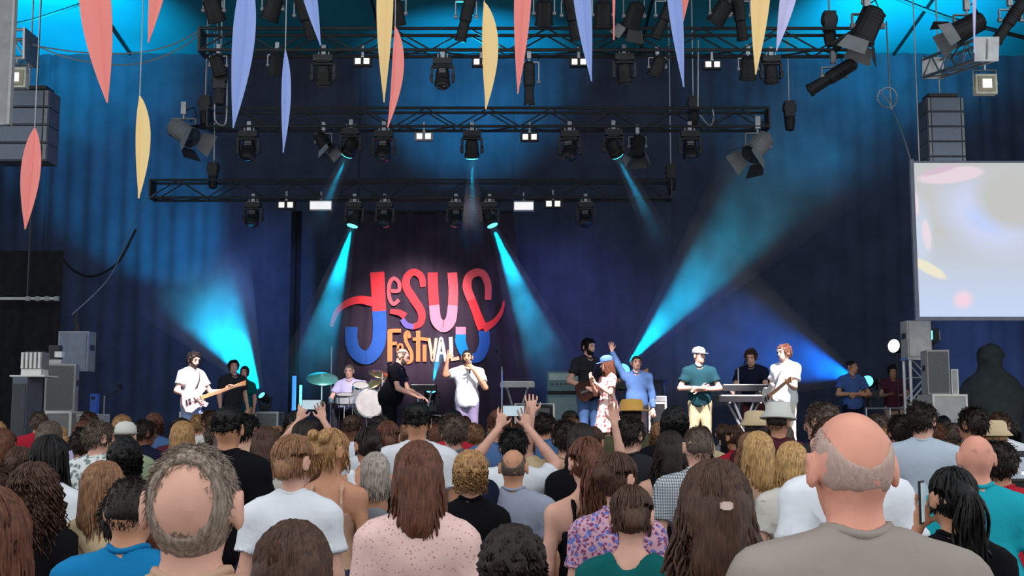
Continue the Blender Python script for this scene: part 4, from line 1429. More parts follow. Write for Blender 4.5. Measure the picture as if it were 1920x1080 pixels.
class Rig:
    def __init__(self, sex='m', arms=None, yaw=0, pitch=0, lean=0, roll=0, legs=None, twist=0, heavy=0.0):
        self.sex, self.heavy = sex, heavy
        f = sex == 'f'
        self.sh = 0.162 if f else 0.190
        self.lim = 0.86 if f else 1.0
        self.U = Matrix.Translation((0, 0, .95)) @ Matrix.Rotation(R(twist), 4, 'Z') @ Matrix.Rotation(R(-lean), 4, 'X') @ Matrix.Rotation(R(roll), 4, 'Y') @ Matrix.Translation((0, 0, -.95))
        self.H = self.U @ Matrix.Translation(NECK) @ Matrix.Rotation(R(yaw), 4, 'Z') @ Matrix.Rotation(R(-pitch), 4, 'X') @ Matrix.Translation(-NECK)
        d = 0.05 if f else 0.06
        dn = {s: ((s * (self.sh + d), -.03, 1.12), (s * (self.sh + d + .015), .06, .88), (0, .25, -1)) for s in (-1, 1)}
        self.arms = {}
        for s in (-1, 1):
            a = (arms or {}).get(s)
            self.arms[s] = a if a else dn[s]
        self.legs = legs or {}

    def up(self, p): return self.U @ Vector(p)
    def hd(self, p): return self.H @ Vector(p)

    def torso(self, F, inf=0.0, k=.05, waist=True):
        f = self.sex == 'f'
        q = np.array(self.U.to_3x3())
        hv = self.heavy
        U = self.up
        if f:
            E_ = [((0, -.005, 1.29), (.142, .095, .15)), ((0, -.025, 1.35), (.135, .075, .09)), ((0, 0, 1.11), (.122, .09, .14)), ((0, -.012, .95), (.168, .118, .13)),
                  ((.065, .075, 1.25), (.06, .055, .06)), ((-.065, .075, 1.25), (.06, .055, .06))]
        else:
            E_ = [((0, 0, 1.29), (.168, .11, .16)), ((0, -.025, 1.36), (.165, .085, .09)), ((0, .01 + hv * .3, 1.09), (.148 + hv, .108 + hv, .17)), ((0, -.01, .95), (.162 + hv * .5, .118 + hv * .4, .12))]
        for c, r in E_:
            F.el(U(c), r, q, k, inf=inf)
        for s in (-1, 1):
            F.rc(U((s * .045, -.022, 1.455 if not f else 1.45)), U((s * (self.sh - .012), -.015, 1.405 if not f else 1.395)), .052 * self.lim, .055 * self.lim, k, inf=inf)

    def arm_pts(self, s):
        e, w, hd = self.arms[s]
        S = self.up((s * self.sh, -.015, 1.395 if self.sex == 'm' else 1.385))
        return S, self.up(e), self.up(w), (self.U.to_3x3() @ Vector(hd)).normalized()

    def leg_pts(self, s):
        kn, an = self.legs.get(s, ((s * .10, .015, .50), (s * .105, -.02, .09)))
        return Vector((s * .088, -.005, .90)), Vector(kn), Vector(an)


def body_mesh(rig, vox=.009, ears=True, fine=False):
    S = [rig.arm_pts(s) for s in (-1, 1)]
    allp = [p for a in S for p in a[:3]] + [a[2] + a[3] * .2 for a in S] + [rig.hd((0, 0, 1.78)), rig.hd((0, .14, 1.6))] + [Vector((0, 0, 0))]
    for s in (-1, 1):
        allp += list(rig.leg_pts(s))
    A = np.array([list(p) for p in allp])
    lo, hi = A.min(0) - .13, A.max(0) + .13
    lo[2] = -.01
    lo[:2] = np.minimum(lo[:2], [-.26, -.2]); hi[:2] = np.maximum(hi[:2], [.26, .24])
    F = Field(lo, hi, vox)
    q = np.array(rig.H.to_3x3())
    H, L = rig.hd, rig.lim
    # trunk and legs
    rig.torso(F)
    for s in (-1, 1):
        h, kn, an = rig.leg_pts(s)
        F.rc(h, kn, .086 * (1 if L == 1 else .98), .056 * L, .05)
        F.rc(kn, an, .056 * L, .036 * L, .03)
        F.rc(kn.lerp(an, .25) + Vector((0, -.02, 0)), kn.lerp(an, .55) + Vector((0, -.012, 0)), .045 * L, .036 * L, .03)
        fd = Vector((0, 1, 0))
        F.rc(an + Vector((0, -.035, -.05)), an + Vector((0, .13, -.062)), .034, .026, .03)
        F.rc(an + Vector((s * .012, .10, -.064)), an + Vector((s * .015, .17, -.068)), .03, .018, .02)
    # neck, head
    F.rc(rig.up((0, -.02, 1.43)), H((0, -.012, 1.585)), .060 * L, .053 * L, .04)
    F.el(H((0, -.014, 1.656)), (.0765, .098, .094), q, .03)
    F.el(H((0, -.045, 1.64)), (.066, .062, .075), q, .03)
    F.el(H((0, .03, 1.60)), (.060, .062, .072), q, .03)
    F.el(H((0, .052, 1.553)), (.038, .038, .030), q, .03)
    F.rc(H((0, .086, 1.645)), H((0, .108, 1.607)), .010, .015, .014)
    F.el(H((0, .078, 1.675)), (.055, .02, .012), q, .02)
    F.el(H((0, .088, 1.572)), (.024, .010, .009), q, .008)
    for s in (-1, 1):
        F.el(H((s * .031, .088, 1.650)), (.016, .014, .011), q, .012, sub=True)
        F.el(H((s * .031, .080, 1.650)), (.012, .012, .010), q, .004)
        if ears:
            qe = q @ np.array(Euler((R(-8), 0, s * R(-12))).to_matrix())
            F.el(H((s * .087, -.014, 1.630)), (.011, .024, .038), qe, .010)
            F.el(H((s * .096, -.006, 1.634)), (.006, .013, .022), qe, .006, sub=True)
    # arms and hands
    for s, (A_, E_, W_, hdn) in zip((-1, 1), S):
        F.el(A_ + (E_ - A_) * .05, (.058 * L,) * 3, None, .05)
        F.rc(A_, E_, .050 * L, .040 * L, .03)
        F.rc(E_, W_, .041 * L, .027 * L, .025)
        F.rc(E_.lerp(W_, .15), E_.lerp(W_, .4), .040 * L, .036 * L, .02)
        hand(F, W_, hdn, s, rig, max(vox, .006))
    pts, t, qd = F.arrays()
    return np_mesh('body', pts, t, qd)


def hand(F, W, d, s, rig, vox, curl=.35):
    """palm, four unequal fingers with a knuckle bend, thumb from the side of the palm"""
    d = d.normalized()
    up = Vector((0, 1, 0)) if abs(d.y) < .8 else Vector((0, 0, 1))
    lat = d.cross(up).normalized()            # across the palm
    if lat.x * s < 0 and abs(lat.x) > .3: lat = -lat
    nrm = lat.cross(d).normalized()           # palm normal
    q = np.array(Matrix((lat, nrm, d)).transposed())
    k = .95 if rig.sex == 'm' else .86
    F.el(W + d * .052 * k, (.040 * k, .017 * k, .052 * k), q, .015)
    fr = max(.0088 * k, vox * .95)
    for i, (o, ln) in enumerate(((-.030, .062), (-.010, .078), (.010, .082), (.030, .070))):
        b = W + d * .090 * k + lat * o * k * 1.15
        m = b + (d * math.cos(curl) + nrm * math.sin(curl)) * ln * .5 * k + lat * o * .25
        e = m + (d * math.cos(curl * 2.2) + nrm * math.sin(curl * 2.2)) * ln * .5 * k
        F.rc(b, m, fr, fr * .95, .004)
        F.rc(m, e, fr * .95, fr * .8, .004)
    b = W + d * .028 * k - lat * .030 * k
    m = b + (d * .7 - lat * .7 + nrm * .2).normalized() * .045 * k
    F.rc(b, m, fr * 1.25, fr * 1.1, .008)
    F.rc(m, m + (d * .9 - lat * .25 + nrm * .35).normalized() * .036 * k, fr * 1.1, fr * .85, .004)


def top_mesh(rig, style='tee', vox=.010, loose=.014, seed=0):
    S = [rig.arm_pts(s) for s in (-1, 1)]
    P_ = [p for a in S for p in (a[:3] if style == 'long' else a[:2])]
    A = np.array([list(p) for p in P_] + [[.26, .22, 1.5], [-.26, -.2, .8]])
    lo, hi = A.min(0) - .14, A.max(0) + .14
    lo[2] = {'dress': .45}.get(style, .78)
    F = Field(lo, hi, vox)
    rig.torso(F, inf=loose)
    q = np.array(rig.U.to_3x3())
    hv = rig.heavy
    if style in ('tee', 'long', 'shirt'):
        F.el(rig.up((0, 0, 1.0)), (.165 + hv if rig.sex == 'm' else .16, .125 + hv, .2), q, .05, inf=loose)
    if style == 'dress':
        F.rc((0, 0, 1.0), (0, 0, .5), .15, .24, .06)
    for s, (A_, E_, W_, _) in zip((-1, 1), S):
        if style in ('tee', 'shirt', 'dress'):
            c = .62
            F.rc(A_, A_.lerp(E_, c), .060 * rig.lim, .064 * rig.lim, .035, flat=True, inf=loose * .6)
            F.el(A_, (.06 * rig.lim,) * 3, None, .04, inf=loose * .8)
        elif style == 'long':
            F.rc(A_, E_, .058 * rig.lim, .052 * rig.lim, .03, inf=loose * .6)
            F.rc(E_, E_.lerp(W_, .95), .050 * rig.lim, .038 * rig.lim, .02, flat=True, inf=loose * .5)
            F.el(A_, (.06 * rig.lim,) * 3, None, .04, inf=loose * .8)
        elif style in ('tank', 'strap'):
            F.el(rig.up((s * (rig.sh + .02), -.01, 1.37)), (.062, .14, .13), None, .01, sub=True)
    nr = {'tee': .059, 'shirt': .058, 'long': .059, 'dress': .085, 'tank': .10, 'strap': .16, 'wide': .1}.get(style, .066) * (1 if rig.sex == 'm' else .95)
    F.rc(rig.up((0, .006 if style in ('tee', 'shirt', 'long') else -.012, 1.45)), rig.up((0, .0, 1.62)), nr * .95, nr * 1.15, .022, sub=True)
    if style in ('tank',):
        F.el(rig.up((0, -.09, 1.44)), (.085, .08, .09), q, .01, sub=True)
    if style == 'strap':
        F.clip(lambda X, Y, Z: Z - 1.30 + 0 * X)
        for s in (-1, 1):
            pth = [(s * .085, -.10, 1.26), (s * .09, -.108, 1.35), (s * .085, -.085, 1.43), (s * .08, -.02, 1.462), (s * .08, .06, 1.40), (s * .08, .11, 1.28)]
            for a, b in zip(pth[:-1], pth[1:]):
                F.rc(rig.up(a), rig.up(b), .012, .012, .006)
    hem = {'dress': .52, 'tee': .86, 'shirt': .84, 'long': .86}.get(style, .9)
    F.clip(lambda X, Y, Z: hem - Z + 0 * X)
    pts, t, qd = F.arrays()
    return np_mesh('shirt', pts, t, qd, (.010 if style != 'dress' else .011, 20.0, .45))


def collar_mesh(rig, loose=.014):
    """neckband lying where the shirt meets the neck"""
    base = Rig(rig.sex, heavy=rig.heavy)
    F = Field((-.1, -.12, 1.36), (.1, .12, 1.60), .005)
    base.torso(F, inf=loose)
    k = 1.0 if rig.sex == 'm' else .92
    zs, xy = [], []
    for i in range(24):
        a = 2 * math.pi * i / 24
        x, y = .066 * k * math.cos(a), -.004 + .070 * k * math.sin(a)
        col = F.F[int((x + .1) / .005), int((y + .12) / .005)]
        ins = np.nonzero(col < 0)[0]
        zs.append(1.36 + .005 * ins[-1] if len(ins) else 1.42)
        xy.append((x, y))
    zs = np.array(zs)
    for _ in range(3):
        zs = (np.roll(zs, 1) + zs + np.roll(zs, -1)) / 3
    pts = [rig.up((x, y, z + .006)) for (x, y), z in zip(xy, zs)]
    return MB().tube(pts + pts[:2], .011, 6).mesh('collar', smooth=True)


def bottom_mesh(rig, style='trousers', vox=.012):
    F = Field((-.36, -.4, .02), (.36, .6, 1.06), vox)
    hv = rig.heavy
    F.el((0, -.01, .95), (.165 + hv * .5, .122 + hv * .4, .12), None, .05, inf=.01)
    for s in (-1, 1):
        h, kn, an = rig.leg_pts(s)
        F.rc(h, kn, .090, .066, .05, inf=.008)
        if style == 'trousers':
            F.rc(kn, an + Vector((0, 0, .02)), .066, .054, .03, flat=True, inf=.006)
    F.clip(lambda X, Y, Z: Z - 1.0 + 0 * X)
    pts, t, qd = F.arrays()
    return np_mesh('trousers', pts, t, qd, (.006, 12.0, .5))


# ------------------------------------------------------------------ hair, in the frame of the upright head
HC0 = Vector((0, -.014, 1.656))


def cap_field(inf, vox=.007, line=(1.632, .80), zmin=None, back=None, lo=(-.2, -.24, 1.2), hi=(.2, .2, 1.85)):
    F = Field(lo, hi, vox)
    F.el(HC0, (.0765, .098, .094), None, .03, inf=inf)
    F.el((0, -.045, 1.64), (.066, .062, .075), None, .03, inf=inf)
    if back: F.rc(*back)
    z0, sl = line
    F.clip(lambda X, Y, Z: (z0 + sl * np.clip(Y, -.2, .12) - Z) + .25 * np.clip(np.abs(X) - .04, 0, 1) * (Y > 0))
    return F


def head_field(inf, vox=.006, lo=(-.14, -.18, 1.42), hi=(.14, .17, 1.80)):
    """the bare head itself, grown by inf"""
    F = Field(lo, hi, vox)
    F.rc((0, -.02, 1.43), (0, -.012, 1.585), .060, .053, .04)
    for c, r in (((0, -.014, 1.656), (.0765, .098, .094)), ((0, -.045, 1.64), (.066, .062, .075)), ((0, .03, 1.60), (.060, .062, .072)), ((0, .052, 1.553), (.038, .038, .030))):
        F.el(c, r, None, .03)
    F.F -= inf
    return F


def fuzz(n, keep, length, rad, seed=0, lay=.35, droop=.8):
    """short single hairs growing from the scalp where keep(p) says so"""
    r = random.Random(seed)
    mb = MB()
    k = 0
    while k < n:
        v = Vector((r.gauss(0, 1), r.gauss(0, 1), r.gauss(0, 1))).normalized()
        p = Vector((v.x * .0775, v.y * .099, v.z * .095)) + HC0
        if p.y < -.03 and p.z < 1.64:
            p.y = min(p.y, -.045 - .0625 * math.sqrt(max(0, 1 - (p.x / .067) ** 2 - ((p.z - 1.64) / .076) ** 2)))
        if r.random() > keep(p): continue
        k += 1
        n_ = Vector((v.x / .0775, v.y / .099, v.z / .095)).normalized()
        down = Vector((0, -.25, -1)) - n_ * n_.dot(Vector((0, -.25, -1)))
        down = (down.normalized() if down.length > .05 else Vector((0, -1, 0))) + Vector((r.gauss(0, .35), r.gauss(0, .2), r.gauss(0, .3)))
        L = length * r.uniform(.6, 1.2)
        mb.tube([p - n_ * .002, p + n_ * L * lay * .8 + down * L * .4, p + n_ * L * lay + down * L * droop], [rad, rad * .9, rad * .3], 3, cap=False)
    return mb


def sstep(a, b, x):
    t = min(max((x - a) / (b - a), 0), 1)
    return t * t * (3 - 2 * t)


def hairline(p):
    return 0.0 if (p.y > .055 and p.z < 1.715) else sstep(-.012, .02, p.z - (1.60 + .42 * max(p.y, -.06)))


def locks(n, zend, spread=1.0, wave=0.0, wf=30.0, rad=.0055, out=.006, arc=(-150, 150), seed=0, jit=.03, part=.0, helix=0.0, flare=0.0, zjit=.05, front=.06):
    """strands of hair from the parting over the head and down the back"""
    r = random.Random(seed)
    mb = MB()
    for i in range(n):
        ph = R(r.uniform(*arc))                 # 0 = straight back
        sx, sy = math.sin(ph), -math.cos(ph)
        lay = r.uniform(-.004, out)
        pts = []
        ze = zend + r.uniform(-zjit, zjit * .4)
        w0 = r.uniform(0, 6.28)
        dx = r.uniform(-jit, jit)
        el0 = r.uniform(12, 60)
        for k in range(15):
            u = k / 14
            ea = R(90 - el0 * .2 - (u / .42) * (88 - el0 * .2)) if u < .42 else 0
            if u < .42:
                c, s_ = math.cos(ea), math.sin(ea)
                p = Vector((sx * c * (.0765 + .010 + lay), sy * c * (.098 + .010 + lay), s_ * (.094 + .010 + lay))) + HC0
                p.x += part * (1 - c)
            else:
                v = (u - .42) / .58
                e = Vector((sx * (.0865 + lay), sy * (.108 + lay), 0)) + HC0
                z = e.z + (ze - e.z) * v
                g = spread * (1 + flare * v)
                p = Vector((e.x * g * (1 - .10 * v) + dx * v, e.y * (1 - .12 * v) + .02 * (sy > 0) * v, z))
                if p.y > front: p.y = front + (p.y - front) * .3
                p.x += wave * math.sin(wf * (p.z - 1.6) + w0) * (v + .15)
                p.y += wave * math.cos(wf * (p.z - 1.6) * .8 + w0) * (v + .1) * .6
            if helix:
                a = w0 + u * 30
                p += Vector((math.cos(a), math.sin(a), .3 * math.sin(a * 1.3))) * helix * min(1, u * 3)
            pts.append(p)
        rs = [rad * (.5 + .5 * math.sin(math.pi * min(1, .25 + .75 * k / 14))) for k in range(15)]
        rs[-1] = .0012
        mb.tube(pts, rs, 4, cap=False)
    return mb


def merge(name, parts):
    """join numpy / MB pieces of one hairdo into one mesh"""
    V, T, Q, n = [], [], [], 0
    for pc in parts:
        if isinstance(pc, MB):
            v = np.array(pc.v)
            t = np.zeros((0, 3), int)
            qq = np.array([f for f in pc.f if len(f) == 4], int).reshape(-1, 4)
        else:
            v, t, qq = pc
            t, qq = np.asarray(t).reshape(-1, 3).astype(int), np.asarray(qq).reshape(-1, 4).astype(int)
        V.append(v); T.append(t + n); Q.append(qq + n)
        n += len(v)
    return np.vstack(V), np.vstack(T), np.vstack(Q)


def curls(n, rr, seed, zc=1.66, ext=(.10, .115, .105), zmin=1.56, size=(.016, .028), front=.07):
    r = random.Random(seed)
    F = Field((-.24, -.26, 1.2), (.24, .22, 1.87), .007)
    for i in range(n):
        while True:
            v = Vector((r.gauss(0, 1), r.gauss(0, 1), r.gauss(0, 1))).normalized()
            p = Vector((v.x * ext[0], v.y * ext[1] - .02, v.z * ext[2] + zc))
            if p.z > zmin and not (p.y > .03 and p.z < 1.69): break
        F.el(p, (r.uniform(*size),) * 3, None, .006)
    F.el(HC0, (.088, .106, .104), None, .01)
    F.clip(lambda X, Y, Z: (1.60 + .75 * np.clip(Y, -.1, .12) - Z) * (zmin > 1.5) + (zmin - Z - .02) * (zmin <= 1.5) + 0 * X)
    if zmin <= 1.5: F.clip(lambda X, Y, Z: np.minimum(Y - .045, 1.70 - Z) + 0 * X)
    return F.arrays()


HAIR = {}


def hair_mesh(style):
    if style in HAIR: return HAIR[style]
    wr = (.004, 60.0, 1.0)
    if style == 'short':
        F = cap_field(.012)
        F.clip(lambda X, Y, Z: 1.585 - Z + 0 * X, .02)
        d = merge('h', [F.arrays(), fuzz(1500, hairline, .036, .0026, 4, .45)])
    elif style == 'crop':
        F = cap_field(.004, line=(1.640, .75))
        F.clip(lambda X, Y, Z: 1.600 - Z + 0 * X, .02)
        d = merge('h', [F.arrays(), fuzz(2000, hairline, .013, .0014, 5, .5)])
        wr = (.0015, 110.0, 1.0)
    elif style == 'flat_top':
        F = cap_field(.009, line=(1.67, .45))
        F.el((0, -.012, 1.715), (.080, .100, .052), None, .02)
        d = merge('h', [F.arrays(), fuzz(2200, lambda p: hairline(p) * sstep(1.61, 1.66, p.z), .020, .0024, 6, .9, .3)])
        wr = (.003, 120.0, 1.0)
    elif style == 'beard':
        F = head_field(.0035)
        F.clip(lambda X, Y, Z: np.maximum(Z - 1.586 - 1.0 * np.clip(np.abs(X) - .035, 0, 1), .022 - Y) + 0 * X)
        F.clip(lambda X, Y, Z: 1.515 - Z + 0 * X)
        F.el((0, .10, 1.574), (.020, .03, .006), None, .004, sub=True)
        d, wr = F.arrays(), (.002, 120.0, 1.0)
    elif style == 'long':
        F = cap_field(.012, line=(1.55, 1.0))
        F.rc((0, -.055, 1.62), (0, -.075, 1.46), .080, .070, .03)
        F.clip(lambda X, Y, Z: np.minimum(Y - .055, 1.69 - Z) + 0 * X)
        d = merge('h', [F.arrays(), locks(420, 1.40, seed=2, wave=.006, wf=26, flare=.12, jit=.03, zjit=.09, out=.003)])
    elif style == 'long_wavy':
        F = cap_field(.012, line=(1.55, 1.0))
        F.rc((0, -.055, 1.62), (0, -.07, 1.50), .083, .078, .03)
        F.clip(lambda X, Y, Z: np.minimum(Y - .055, 1.69 - Z) + 0 * X)
        d = merge('h', [F.arrays(), locks(460, 1.455, seed=5, wave=.014, wf=38, flare=.26, jit=.035, rad=.0058, zjit=.06, out=.004)])
    elif style == 'bob':
        F = cap_field(.014, line=(1.56, .8))
        F.rc((0, -.04, 1.62), (0, -.05, 1.56), .084, .08, .03)
        F.clip(lambda X, Y, Z: np.minimum(Y - .05, 1.69 - Z) + 0 * X)
        d = merge('h', [F.arrays(), locks(360, 1.50, seed=8, wave=.005, flare=.04, jit=.02, zjit=.05, out=.003)])
    elif style == 'bun':
        F = cap_field(.008, line=(1.60, .8))
        F.clip(lambda X, Y, Z: np.minimum(Y - .06, 1.70 - Z) + 0 * X)
        F.el((0, -.125, 1.665), (.045, .036, .045), None, .012)
        d = merge('h', [F.arrays(), locks(150, 1.60, seed=3, rad=.004, jit=.004, zjit=.03, spread=.92)])
        wr = (.003, 90.0, 1.0)
    elif style == 'low_bun':
        F = cap_field(.008, line=(1.57, .8))
        F.clip(lambda X, Y, Z: np.minimum(Y - .06, 1.70 - Z) + 0 * X)
        F.el((.03, -.115, 1.60), (.042, .034, .045), None, .012)
        d = merge('h', [F.arrays(), locks(160, 1.585, seed=3, rad=.004, jit=.004, zjit=.03, spread=.92)])
        wr = (.003, 90.0, 1.0)
    elif style == 'ponytail':
        F = cap_field(.008, line=(1.585, .8))
        F.clip(lambda X, Y, Z: np.minimum(Y - .06, 1.70 - Z) + 0 * X)
        F.rc((0, -.115, 1.68), (0, -.145, 1.65), .028, .026, .01)
        mb = MB()
        r = random.Random(6)
        for i in range(150):
            o = Vector((r.gauss(0, .012), r.gauss(0, .008), 0))
            e = Vector((r.gauss(0, .028), r.gauss(0, .018), r.uniform(-.07, .04)))
            mb.tube(hang([Vector((0, -.13, 1.675)) + o * .6, Vector((0, -.165, 1.63)) + o * 1.5, Vector((0, -.155, 1.52)) + o * 2.2, Vector((0, -.14, 1.38)) + e], 4), [.006] * 12 + [.001], 4, cap=False)
        d = merge('h', [F.arrays(), mb, locks(140, 1.60, seed=3, rad=.004, jit=.004, zjit=.03, spread=.92)])
    elif style == 'curly_long':
        d = curls(420, 0, 4, zc=1.57, ext=(.115, .11, .18), zmin=1.40, size=(.012, .022))
        d = merge('h', [d, locks(420, 1.40, seed=9, rad=.0055, helix=.014, spread=1.15, flare=.3, jit=.04, out=.03, zjit=.10)])
        wr = (.004, 80.0, 1.0)
    elif style == 'curly_short':
        d = merge('h', [curls(300, 0, 5, zc=1.665, ext=(.088, .104, .100), zmin=1.56, size=(.009, .018)), locks(260, 1.56, seed=9, rad=.0045, helix=.011, spread=1.0, jit=.01, out=.012, zjit=.04)])
        wr = (.003, 80.0, 1.0)
    elif style == 'dreads':
        F = cap_field(.014, line=(1.56, .8))
        F.clip(lambda X, Y, Z: np.minimum(Y - .06, 1.70 - Z) + 0 * X)
        d = merge('h', [F.arrays(), locks(90, 1.33, seed=11, rad=.011, wave=.008, flare=.25, jit=.03, out=.014)])
    elif style == 'updo':
        F = cap_field(.012, line=(1.60, .8))
        F.clip(lambda X, Y, Z: np.minimum(Y - .06, 1.70 - Z) + 0 * X)
        r = random.Random(2)
        for i in range(16):
            F.el((r.gauss(0, .03), -.105 + r.gauss(0, .02), 1.70 + r.gauss(0, .03)), (r.uniform(.02, .034),) * 3, None, .008)
        d = merge('h', [F.arrays(), locks(120, 1.56, seed=12, rad=.004, wave=.01, jit=.02, spread=.95, zjit=.06)])
    elif style == 'side_fringe':         # balding: short hair round a bare crown
        def kp(p):
            e = math.sqrt((p.x / .050) ** 2 + ((p.z - 1.665) / .066) ** 2) if p.y < -.02 else 9
            return (0.0 if (p.y > .055 and p.z < 1.715) else sstep(-.012, .02, p.z - (1.578 + .42 * max(p.y, -.06)))) * sstep(.82, 1.25, e) * (1 if p.z < 1.73 else .75)
        F = head_field(.0035, vox=.005)
        F.clip(lambda X, Y, Z: np.maximum(1.568 + .30 * np.clip(Y, -.06, .1) - Z, np.minimum(Y - .06, 1.72 - Z)) + 0 * X, .012)
        F.el((0, -.12, 1.665), (.056, .075, .074), None, .01, sub=True)
        d = merge('h', [F.arrays(), fuzz(7000, kp, .015, .0012, 3, .08, .95)])
        wr = None
    elif style == 'stubble_ring':        # shaved ring round a bare dome
        F = head_field(.0014, vox=.005)
        F.clip(lambda X, Y, Z: np.maximum(1.60 + .35 * np.clip(Y, -.06, .1) - Z, Y - .045) + 0 * X, .012)
        F.el((0, -.065, 1.712), (.060, .115, .088), None, .012, sub=True)
        d, wr = F.arrays(), (.0006, 200.0, 1.0)
        d = merge('h', [d, fuzz(1500, lambda p: sstep(.95, 1.2, math.sqrt((p.x / .060) ** 2 + ((p.z - 1.712) / .088) ** 2)) * hairline(p) * (p.y < .04), .0035, .0009, 8, .5)])
    HAIR[style] = np_mesh('hair', *d, wrinkle=wr)
    return HAIR[style]


HATS = {}


def hat_mesh(kind):
    if kind in HATS: return HATS[kind]
    mb = MB()
    q = Matrix.Translation((0, -.014, 1.655))
    if kind == 'cap':
        mb.lathe([(.095, .015), (.099, .04), (.092, .085), (.06, .118), (.01, .128)], 22, q @ Matrix.Diagonal((.95, 1.14, 1, 1)))
        mb.slab([(.07 * math.sin(a), .085 + .09 * math.cos(a), 1.675 - .012 * math.cos(a)) for a in [R(x) for x in range(-90, 91, 15)]], (0, 0, .008))
    elif kind == 'straw':
        mb.lathe([(.16, .045), (.165, .055), (.10, .06), (.10, .12), (.085, .145), (.01, .15)], 24, q @ Matrix.Diagonal((.98, 1.1, 1, 1)))
    else:
        mb.lathe([(.145, .01), (.148, .018), (.105, .065), (.098, .12), (.07, .14), (.01, .142)], 24, q @ Matrix.Diagonal((.97, 1.1, 1, 1)))
    HATS[kind] = mb.mesh('hat', smooth=True)
    return HATS[kind]


# ------------------------------------------------------------------ person builder
def SKIN(n):
    t = {'light': (214, 165, 145), 'fair': (222, 178, 158), 'tan': (196, 142, 112), 'red': (224, 158, 136), 'brown': (128, 82, 62), 'dark': (84, 52, 42), 'pale': (228, 186, 166)}[n]
    return mat('skin_' + n, srgb(*t), .55, var=.07, scale=14, bump=.06, bscale=90, spec=.25)


def HAIRM(n):
    t = {'black': (16, 14, 14), 'dark': (38, 28, 24), 'brown': (74, 50, 38), 'chestnut': (98, 60, 44), 'light': (136, 98, 70), 'blond': (190, 150, 98), 'grey': (134, 119, 106), 'silver': (165, 155, 145), 'ash': (92, 78, 68), 'sand': (168, 128, 84), 'stubble': (186, 158, 146)}[n]
    return mat('hair_' + n, srgb(*t), .48, var=.14 if n == 'stubble' else .55, scale=30, stretch=(4, 4, .6), bump=.3, bscale=60, spec=.3)


def CLOTH(n, rgb):
    return mat('cloth_' + n, srgb(*rgb), .9, var=.05, scale=5, bump=.55, bscale=13, spec=.12)


RIGS, MESH = {}, {}


def get(kind, key, fn):
    if (kind, key) not in MESH: MESH[(kind, key)] = fn()
    return MESH[(kind, key)]


def person(label, rigkey, rig, loc, H, rz=0.0, skin='light', hair=('short', 'dark'), top=('tee', None), bottom=None, hat=None, group=None, vox=.009, tvox=.011, hair_scale=1.0, loose=.014):
    t = thing('person', label, 'person', loc, R(rz), group, H / 1.75)
    ears = hair is None or hair[0] not in ('long', 'long_wavy', 'bob', 'curly_long', 'curly_short', 'dreads')
    link('body', get('body', (rigkey, vox, ears), lambda: body_mesh(rig, vox, ears)), SKIN(skin), t)
    if top and top[1]:
        link('dress' if top[0] == 'dress' else 'shirt', get('top', (rigkey, top[0], tvox), lambda: top_mesh(rig, top[0], tvox, loose)), top[1], t)
        if top[0] in ('tee', 'shirt', 'long'):
            link('collar', get('collar', (rigkey,), lambda: collar_mesh(rig)), top[1], t)
    link('trousers', get('bot', (rigkey,), lambda: bottom_mesh(rig)), bottom or CLOTH('jeans', (46, 54, 74)), t)
    if hair:
        for hs in ([hair] if isinstance(hair[0], str) else hair):
            o = link('hair', hair_mesh(hs[0]), HAIRM(hs[1]), t, mtx=rig.H @ Matrix.Translation(HC0) @ Matrix.Scale(hair_scale, 4) @ Matrix.Translation(-HC0))
    if hat:
        link('hat', hat_mesh(hat[0]), hat[1], t, mtx=rig.H)
    return t


def by_photo(px, py, Y, base=0.0):
    """foot point and height of someone whose crown the photo shows at px, py"""
    c = P(px, py, Y)
    return Vector((c.x, Y, base)), c.z - base

# ------------------------------------------------------------------ poses
RG = {
    'm': Rig('m'), 'ml': Rig('m', yaw=28), 'mr': Rig('m', yaw=-28, pitch=6), 'mh': Rig('m', heavy=.035, pitch=5),
    'f': Rig('f'), 'fl': Rig('f', yaw=30, pitch=4), 'fr': Rig('f', yaw=-35), 'fd': Rig('f', pitch=14),
    'up2': Rig('m', {s: ((s * .30, .14, 1.50), (s * .10, .27, 1.76), (-s * .25, .1, 1)) for s in (-1, 1)}, pitch=-6),
    'fup2': Rig('f', {s: ((s * .27, .12, 1.50), (s * .09, .24, 1.76), (-s * .25, .1, 1)) for s in (-1, 1)}, pitch=-6),
    'up1': Rig('f', {1: ((.27, .10, 1.50), (.22, .12, 1.76), (0, .1, 1))}),
    'up1l': Rig('m', {-1: ((-.28, .10, 1.52), (-.24, .12, 1.80), (0, .1, 1))}),
    'near_a': Rig('m', pitch=-6), 'near_b': Rig('m', pitch=7, heavy=.03),
    'bow': Rig('m', pitch=38, lean=10), 'phone': Rig('f', {-1: ((-.24, .10, 1.24), (-.13, .03, 1.52), (.3, .05, 1))}, yaw=18),
}
W = {n: CLOTH(n, c) for n, c in dict(white=(226, 230, 236), offwhite=(214, 210, 200), black=(16, 16, 20), charcoal=(44, 44, 50), navy=(24, 28, 50), blue=(20, 118, 172), turquoise=(30, 164, 180), teal=(14, 92, 92),
     taupe=(152, 142, 134), grey=(122, 124, 130), paleblue=(184, 198, 212), bluegrey=(150, 156, 174), cream=(212, 190, 152), beige=(196, 160, 136), maroon=(84, 40, 50), red=(180, 40, 56), pink=(214, 150, 160), orange=(214, 98, 62),
     sage=(150, 164, 134), olive=(84, 84, 60), denim=(80, 110, 156), brown=(92, 64, 50), straw=(206, 160, 84), capwhite=(212, 214, 206), lavender=(186, 180, 216)).items()}
W['rose_dots'] = patterned('rose_dotted_cloth', srgb(232, 196, 188), srgb(186, 130, 130), 'dots', 62)
W['white_floral'] = patterned('white_leafy_cloth', srgb(216, 220, 218), srgb(120, 134, 134), 'floral', 24)
